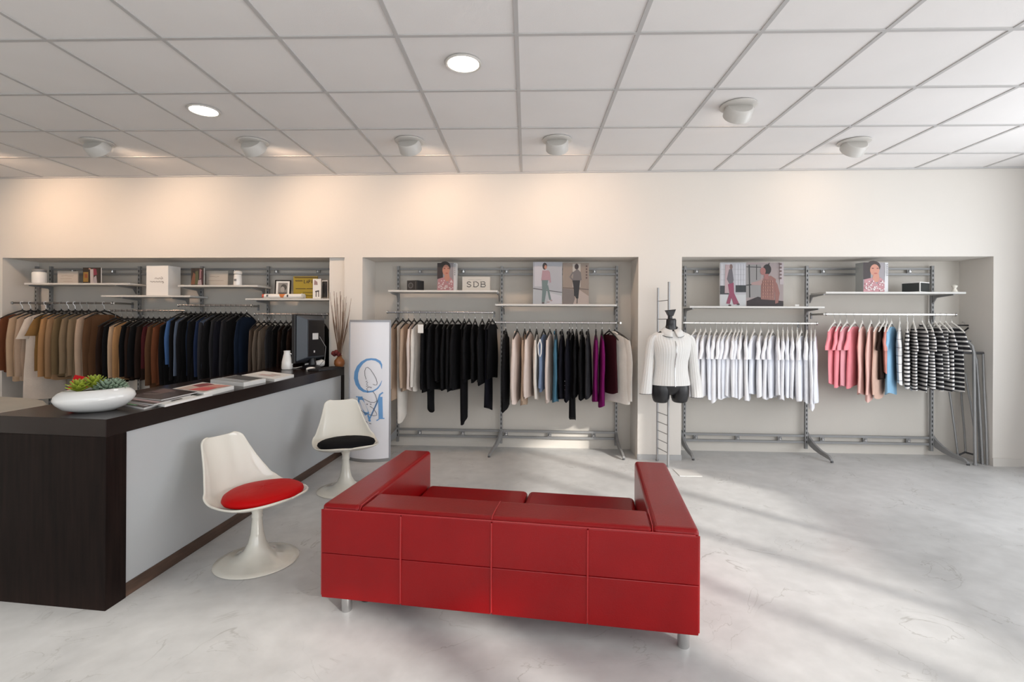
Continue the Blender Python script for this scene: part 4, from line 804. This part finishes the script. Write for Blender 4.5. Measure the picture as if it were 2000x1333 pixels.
for sg in (-1, 1):
    b = MB(); rings = []
    cl = [(.165, 653, .038, .050), (.188, 660, .044, .052), (.204, 675, .044, .050), (.216, 695, .042, .046), (.226, 715, .045, .046), (.236, 735, .050, .048), (.246, 755, .056, .050), (.252, 766 if sg < 0 else 773, .058, .052)]
    for x, py, a, d in cl:
        rings.append([(sg * x + (a + .0018 * cos(14 * t_)) * cos(t_), .01 + (d + .0018 * cos(14 * t_)) * sin(t_) - .02 * (py - 650) / 120, MZ(py)) for t_ in [2 * pi * k / 56 for k in range(56)]])
    b.loops(rings, cap=False); s_ = b.build('sleeve', M['knit'], cd, smooth=True, angle=75)
    x, py, a, d = cl[-1]
    MB().tube([(sg * x + a * cos(t_), .01 + d * sin(t_) - .02 * (py - 650) / 120, MZ(py)) for t_ in [2 * pi * k / 24 for k in range(25)]], .003, 6).build('cuff_trim', M['steel_d'], s_, smooth=True)
# wide round collar with a grey edge, and zip
for sg in (-1, 1):
    b = MB(); rings = []
    for k in range(13):
        f = k / 12; an = (pi / 2 * .98) * (1 - f) - (pi / 2 * .93) * f      # from the nape round to the front
        inner = (sg * .062 * cos(an), .008 + .060 * sin(an), MZ(637) - .030 * max(0, -sin(an))); dn = max(0, -sin(an))
        outer = (sg * (.125 * cos(an) + .012 * dn), .006 + (.072 + .045 * dn) * sin(an), MZ(648) - .045 * dn)
        rings.append([inner, outer])
    b.loops(rings, closed=False, cap=False)
    o = b.build('collar', M['knit'], cd, smooth=True, angle=180); so = o.modifiers.new('thick', 'SOLIDIFY'); so.thickness = .006
    MB().tube([r[1] for r in rings], .0032, 6).build('collar_trim', M['steel_d'], o, smooth=True)
MB().tube([(0, -.073, MZ(659)), (0, -.130, MZ(668)), (0, -.150, MZ(678)), (0, -.140, MZ(690)), (0, -.114, MZ(702)), (0, -.106, MZ(715)), (0, -.108, MZ(730)), (0, -.118, MZ(742)), (0, -.120, MZ(750))], .0045, 8).build('zip', M['chrome'], cd, smooth=True)

# ================================================================== folded stands leaning at the far right
stands = [((1905, 1905, 900, 690), (1893, 690)), ]
def leaning(label, foot_px, top_px, foot_off, top_off, r=.013, hook=None):
    pass
fs = thing('folded_garment_stand', 'folded grey tubular stand leaning in the right corner, in front', 'clothes stand', (0, 0, 0), 0, 'folded tube stands in the right corner')
def wp(px, py, off):
    u, z = at_w(px, py, off); return W(u, off, max(z, .0))
def tube_px(t, pts, r=.0125, name='tube', m='steel'): return MB().tube([wp(*p) for p in pts], r, 10).build(name, M[m], t, smooth=True)
tube_px(fs, [(1905, 913, .02), (1904, 860, .05), (1903, 760, .08), (1902, 690, .10), (1899, 676, .11), (1890, 668, .14), (1878, 667, .2)], .0145)
tube_px(fs, [(1914, 905, .10), (1911, 820, .12), (1908, 740, .14), (1906, 700, .15), (1903, 686, .16), (1890, 676, .2)], .0115)
tube_px(fs, [(1904, 848, .10), (1896, 790, .12), (1885, 730, .16)], .0085, 'brace')
MB().tube([wp(1905, 916, .02), wp(1905, 906, .022)], .022, 12).build('foot_cap', M['steel'], fs, smooth=True)
f2 = thing('folded_garment_stand', 'folded grey tubular stand leaning against the side of the right alcove', 'clothes stand', (0, 0, 0), 0, 'folded tube stands in the right corner')
tube_px(f2, [(1919, 913, .06), (1916, 850, .08), (1911, 760, .12), (1907, 700, .15)], .0115)
tube_px(f2, [(1928, 914, .03), (1926, 840, .05), (1922, 760, .08), (1920, 692, .10)], .0105)
tube_px(f2, [(1870, 689, .24), (1900, 690, .18), (1932, 690, .08)], .013, 'cross_bar', 'steel_d')
tube_px(f2, [(1920, 688, .2), (1917, 676, .21), (1908, 669, .24), (1890, 665, .28)], .0085)
f3 = thing('folded_garment_stand', 'thin grey stand legs leaning behind the striped tees', 'clothes stand', (0, 0, 0), 0, 'folded tube stands in the right corner')
tube_px(f3, [(1871, 892, .20), (1866, 850, .22), (1855, 770, .28), (1846, 700, .33)], .010)
tube_px(f3, [(1886, 885, .26), (1884, 850, .28), (1878, 780, .33), (1874, 700, .37)], .009)
tube_px(f3, [(1871, 890, .20), (1885, 884, .26), (1900, 888, .18)], .010, 'foot_bar', 'steel_d')
hg = thing('clothes_hanger', 'empty black hanger hooked above the stands in the right corner', 'hanger', W(*[at_w(1884, 640, .30)[0], .30], at_w(1884, 640, .30)[1]), AW, None)
MB().prism([(-.10, -.008), (.08, -.008), (.08, .008), (-.10, .008)], .015, .03).build('hanger_bar', M['black'], hg)
MB().tube([(-.09, 0, .02), (-.02, 0, -.05), (.07, 0, .02)], .009, 8).build('hanger_arms', M['black'], hg, smooth=True)
MB().tube([(0, 0, .028), (0, 0, .05), (.015, .05, .06), (.03, .07, .05)], .003, 6).build('hook', M['chrome'], hg, smooth=True)

# ================================================================== things on the counter
CT = TOP
# white oval planter
x, y = at_z(170, 806, CT)
pl = thing('bowl_planter', 'white oval ceramic bowl of succulents on the near counter end', 'planter', (x - .0, y + .05, CT), R(30))
SXX, SYY = .80, .60
def oval(prof, seg=56): return [[(r * SXX * cos(2 * pi * k / seg), r * SYY * sin(2 * pi * k / seg), z + .03 * (r * cos(2 * pi * k / seg)) * (1 if z > .02 else 0)) for k in range(seg)] for r, z in prof]
MB().loops(oval([(.08, 0), (.12, .003), (.175, .022), (.212, .050), (.226, .072), (.218, .093), (.198, .109), (.172, .119), (.160, .121), (.150, .117), (.148, .110), (.14, .104)]), cap=False).build('bowl', M['ceramic'], pl, smooth=True, angle=180)
MB().loops(oval([(.001, .108), (.150, .108)]), cap=False).build('soil', M['soil'], pl, smooth=True)
MB().loops(oval([(.001, .001), (.09, .001)]), cap=False).build('bowl_base', M['ceramic'], pl)
def leaf_mb(L, wd, th, tilt, az, c, curl=0.0):
    b = MB(); rings = []
    for i in range(7):
        f = i / 6; w_ = wd * (sin(pi * (f * .86 + .10)) ** .8); h_ = th * (1 - .6 * f)
        rings.append([(w_ * cos(2 * pi * k / 8), f * L, h_ * sin(2 * pi * k / 8) + curl * f * f) for k in range(8)])
    b.x = Matrix.Translation(c) @ Matrix.Rotation(az, 4, 'Z') @ Matrix.Rotation(tilt, 4, 'X'); b.loops(rings); return b
rnd = random.Random(11)
yg = MB(); yg.build
rosettes = [(-.065, -.012, .122, 12, .066, .016, 'leafg', 'yellow-green pointed succulent'), (-.005, .012, .135, 12, .072, .017, 'leafg', '')]
for cx_, cy_, cz_, n, L, wd, mm, lab in rosettes:
    sc_ = bpy.data.objects.new('succulent', None); COL.objects.link(sc_); sc_.parent = pl; sc_.location = (cx_, cy_, cz_ - .01)
    sc_['label'] = 'yellow-green pointed succulent'
    for k in range(n * 2):
        tl = R(18 + 52 * (k / (n * 2))); leaf_mb(L * (1.1 - .4 * k / (n * 2)), wd * .85, .006, tl, k * 2.4, (0, 0, .012 * k / n)).build('leaf', M['leafg'], sc_, smooth=True)
for cx_, cy_, r in ((.050, -.014, .042), (.090, .000, .042), (.078, .028, .040), (.038, .024, .036)):
    b = MB(); b.x = Matrix.Identity(4)
    for k in range(46):
        ph = math.acos(1 - (k + .5) / 46 * .95); az = k * 2.4
        c = (cx_ + r * .9 * sin(ph) * cos(az), cy_ + r * .9 * sin(ph) * sin(az), .110 + r * .95 * cos(ph))
        lb = leaf_mb(.026, .0088, .006, pi / 2 - ph, az - pi / 2, c)
        off = len(b.v); b.v += lb.v; b.f += [tuple(i + off for i in f) for f in lb.f]; b.mi += lb.mi
    o = b.build('succulent_cluster', M['leafs'], pl, smooth=True); tag(o, 'grey-green small-leaved succulent', kind='stuff')
# red folded card behind the bowl
x, y = at_z(128, 786, CT)
rcd = thing('folded_card', 'bright red folded card standing behind the bowl of succulents', 'card', (x - .085, y + .17, CT), R(6))
rcd.scale = (1.05, 1, .86)
b = MB(); b.loops([[(-.075, .0, 0), (-.078, .006, 0)], [(-.02, .03, .135), (-.022, .036, .135)]], closed=False, cap=False)
MB().loops([[(-.08, 0, .0), (.085, 0, .0), (.085, .002, 0), (-.08, .002, 0)], [(-.035, .03, .165), (.085, .03, .135), (.085, .032, .135), (-.035, .032, .165)]]).build('card_leaf', M['redcard'], rcd)
MB().loops([[(-.08, .06, .0), (.085, .06, .0), (.085, .062, 0), (-.08, .062, 0)], [(-.035, .032, .165), (.085, .032, .135), (.085, .034, .135), (-.035, .034, .165)]]).build('card_leaf', M['redcard'], rcd)
# magazines and papers: quads measured on the counter top
def sheet_stack(name, label, cat, quad, z0, th, m, shapes=None, n=1, group=None, cover=None, zt=None):
    P = [at_z(px, py, (zt or CT + z0 + th)) for px, py in quad]
    cx_ = sum(p[0] for p in P) / 4; cy_ = sum(p[1] for p in P) / 4
    t = thing(name, label, cat, (cx_, cy_, CT + z0), 0, group)
    Q = [(p[0] - cx_, p[1] - cy_) for p in P]
    A = sum(Q[i][0] * Q[(i + 1) % 4][1] - Q[(i + 1) % 4][0] * Q[i][1] for i in range(4))
    R_ = Q if A > 0 else Q[::-1]
    MB().prism(R_, 0, th).build('page_block', m, t)
    if cover:
        MB().prism([(a * 1.01, b * 1.01) for a, b in R_], th, th + .0012).build('cover', cover, t)
    if shapes:
        def fn(s, u_, q):   # bilinear over the quad: 0 near-left, 1 near-right, 2 far-right, 3 far-left
            a = [Q[0][i] * (1 - s) + Q[1][i] * s for i in (0, 1)]; b_ = [Q[3][i] * (1 - s) + Q[2][i] * s for i in (0, 1)]
            return (a[0] * (1 - u_) + b_[0] * u_, a[1] * (1 - u_) + b_[1] * u_, th + .001 + q)
        ink('cover_print', t, fn, shapes)
    return t
MG = 'magazines along the counter'
dkc = mat('dark_glossy_cover', (.03, .012, .014), .25)
sheet_stack('magazine', 'dark glossy magazine at the bottom of the pile beside the bowl', 'magazine', [(238, 789), (281, 797), (352, 778), (305, 771)], 0, .010, M['pages'], [('rect', (.45, .40, .40), (.05, .1, .95, .16)), ('rect', (.10, .30, .14), (.0, .02, .6, .08))], group=MG, cover=dkc)
sheet_stack('magazine', 'dark glossy magazine with pink lines in the middle of the pile', 'magazine', [(243, 782), (300, 790), (372, 772), (312, 765)], .0125, .008, M['pages'], [('rect', (.45, .32, .33), (.0, .1, 1, .2)), ('rect', (.2, .08, .09), (.0, .3, .9, .5))], group=MG, cover=dkc)
sheet_stack('magazine', 'black covered magazine on top of the pile beside the bowl', 'magazine', [(252, 775), (315, 781), (385, 766), (320, 758)], .0225, .007, M['pages'], [('line', (.5, .42, .42), [(.1, .3), (.4, .4), (.5, .7), (.6, .75)], .02), ('rect', (.10, .05, .05), (.1, .5, .5, .9))], group=MG, cover=dkc)
sheet_stack('magazine', 'white edged open magazine with black lettering at the counter edge', 'magazine', [(306, 788), (322, 791), (415, 769), (390, 764)], .0, .014, M['paper'], [('rect', (.03, .03, .03), (.25, .2, .38, .42)), ('rect', (.03, .03, .03), (.45, .2, .65, .42)), ('rect', (.06, .07, .06), (.05, .7, .8, .98))], group=MG)
sheet_stack('magazine', 'thick white magazine with red and pink cover', 'magazine', [(330, 761), (398, 768), (457, 754), (396, 747)], .0, .026, M['paper'], [('rect', (.55, .42, .36), (.1, .1, .9, .9)), ('poly', (.22, .02, .03), [(.1, .55), (.45, .45), (.5, .9), (.2, .95)]), ('poly', (.60, .06, .07), [(.45, .1), (.9, .2), (.85, .6), (.5, .5)]), ('poly', (.62, .25, .2), [(.5, .55), (.9, .6), (.95, .95), (.6, .9)])], group=MG)
sheet_stack('magazine', 'grey covered magazine pile with white pages', 'magazine', [(411, 742), (476, 748), (519, 740), (462, 733)], .0, .030, M['paper'], [('rect', (.08, .08, .085), (.05, .4, .92, .98)), ('rect', (.36, .38, .40), (.0, .02, .95, .35))], group=MG)
sheet_stack('paper_stack', 'white paper stack with faint pink print near the monitor', 'paper', [(472, 733), (536, 741), (574, 732), (515, 725)], .0, .022, M['paper'], [('rect', (.66, .50, .48), (.3, .3, .75, .5)), ('rect', (.60, .42, .40), (.5, .6, .8, .68))], group=MG)
# pitcher
x, y = at_z(567, 721, CT)
pt = thing('pitcher', 'white ceramic pitcher beside the monitor on the counter', 'pitcher', (x - .005, y - .06, CT), R(0))
MB().lathe([(.045, 0), (.052, .006), (.054, .03), (.050, .08), (.040, .13), (.031, .17), (.034, .192), (.030, .192), (.027, .17), (.036, .13), (.002, .03)], 32).build('pitcher_body', M['ceramic'], pt, smooth=True)
MB().tube([(.030, 0, .165), (.062, 0, .150), (.072, 0, .11), (.066, 0, .07), (.050, 0, .05)], .006, 8).build('handle', M['ceramic'], pt, smooth=True)
# monitor seen from behind, screen towards the staff side
x, y = at_z(612, 716, CT)
mo = thing('computer_monitor', 'black computer monitor seen from behind at the counter end', 'monitor', (x + .035, y - .18, CT), R(76))
box('screen_bezel', M['black'], -.22, .22, .005, .045, .055, .515, mo, bevel=.006)
box('screen', mat('unlit_screen', (.02, .025, .03), .15), -.20, .20, .045, .047, .075, .495, mo)
MB().loops([[(-.205, .004, .07), (.205, .004, .07), (.205, .004, .505), (-.205, .004, .505)], [(-.135, -.075, .105), (.150, -.075, .105), (.150, -.075, .47), (-.135, -.075, .47)]]).build('rear_housing', M['greyplast'], mo, bevel=.008, bseg=3)
box('rear_cover', M['black'], -.125, .14, -.079, -.070, .115, .46, mo, bevel=.004)
box('white_sticker', M['paper'], -.055, .035, -.082, -.0785, .275, .335, mo); box('small_sticker', M['paper'], -.035, -.018, -.082, -.0785, .15, .17, mo)
MB().tube([(0, -.03, .12), (0, -.04, .03)], [.03, .04], 14).build('stand_neck', M['black'], mo, smooth=True)
MB().lathe([(.10, 0), (.102, .006), (.085, .02), (.05, .032), (.002, .034)], 28, sx=1.1, sy=.9, c=(0, -.02, 0)).build('stand_base', M['black'], mo, smooth=True)
MB().tube([(.06, -.08, .3), (.11, -.12, .2), (.08, -.13, .08), (.03, -.10, .02)], .003, 6).build('cable', M['steel'], mo, smooth=True)
mo.scale = (1, 1, 1.1)
x, y = at_z(617, 717, CT)
sp = thing('desk_scanner', 'white rounded handheld scanner lying under the monitor', 'scanner', (x + .03, y - .07, CT), R(30))
MB().tube([(-.11, 0, .028), (-.05, 0, .033), (.02, 0, .040), (.06, 0, .046), (.085, 0, .044)], [.016, .026, .036, .040, .030], 18).build('scanner_body', M['ceramic'], sp, smooth=True)
MB().tube([(-.11, 0, .02), (-.2, -.03, .006), (-.28, 0, .005)], .004, 6).build('cable', M['white'], sp, smooth=True)
x, y = at_z(640, 722, CT)
kb = thing('keyboard', 'black keyboard at the edge of the counter below the monitor', 'keyboard', (x + .0, y, CT), R(72))
box('keyboard_case', M['black'], -.21, .15, -.07, .07, 0, .016, kb, bevel=.004)
b = MB()
for r in range(5):
    for c in range(15): b.box(-.20 + c * .0225, -.183 + c * .0225, -.058 + r * .024, -.040 + r * .024, .016, .021)
tag(b.build('keys', M['blackmatte'], kb), kind='stuff')
x, y = at_z(619, 721, CT)
ms = thing('computer_mouse', 'pale computer mouse beside the keyboard', 'mouse', (x - .02, y - .10, CT), R(40))
MB().lathe([(.03, 0), (.032, .008), (.028, .02), (.015, .028), (.001, .030)], 20, sx=1.5).build('mouse_body', M['ceramic'], ms, smooth=True)
# dried twigs
x, y, _z = W(at_w(663, 700, -.10)[0], -.10)
tv = thing('twig_vase', 'orange gourd vase of tall dry twigs at the far counter end', 'vase', (x, y, CT), 0)
MB().lathe([(.03, 0), (.045, .012), (.056, .04), (.052, .075), (.03, .10), (.022, .115), (.028, .13), (.024, .13), (.018, .112), (.02, .05)], 24).build('vase', M['orange'], tv, smooth=True)
rnd = random.Random(21)
for k in range(24):
    a = rnd.uniform(0, 6.28); sp_ = rnd.uniform(.02, .15); hh = rnd.uniform(.42, .76); dx_, dy_ = cos(a) * sp_, sin(a) * sp_ * .5
    pts = [(0.006 * cos(a), .006 * sin(a), .06), (dx_ * .35, dy_ * .35, .06 + hh * .35), (dx_ * .8 + rnd.uniform(-.01, .01), dy_ * .8, .06 + hh * .72), (dx_, dy_, .06 + hh)]
    MB().tube(pts, [.0032, .003, .0026, .0016], 6).build('twig', M['twig'], tv, smooth=True)
for k in range(5):
    a = k * 1.3 + 2.4; MB().lathe([(.001, -.02), (.022, -.008), (.026, .01), (.014, .028), (.001, .032)], 10, c=(-.03 + .028 * cos(a), -.02 + .02 * sin(a), .135 + .012 * (k % 3))).build('dried_flower', M['darkred'], tv, smooth=True)
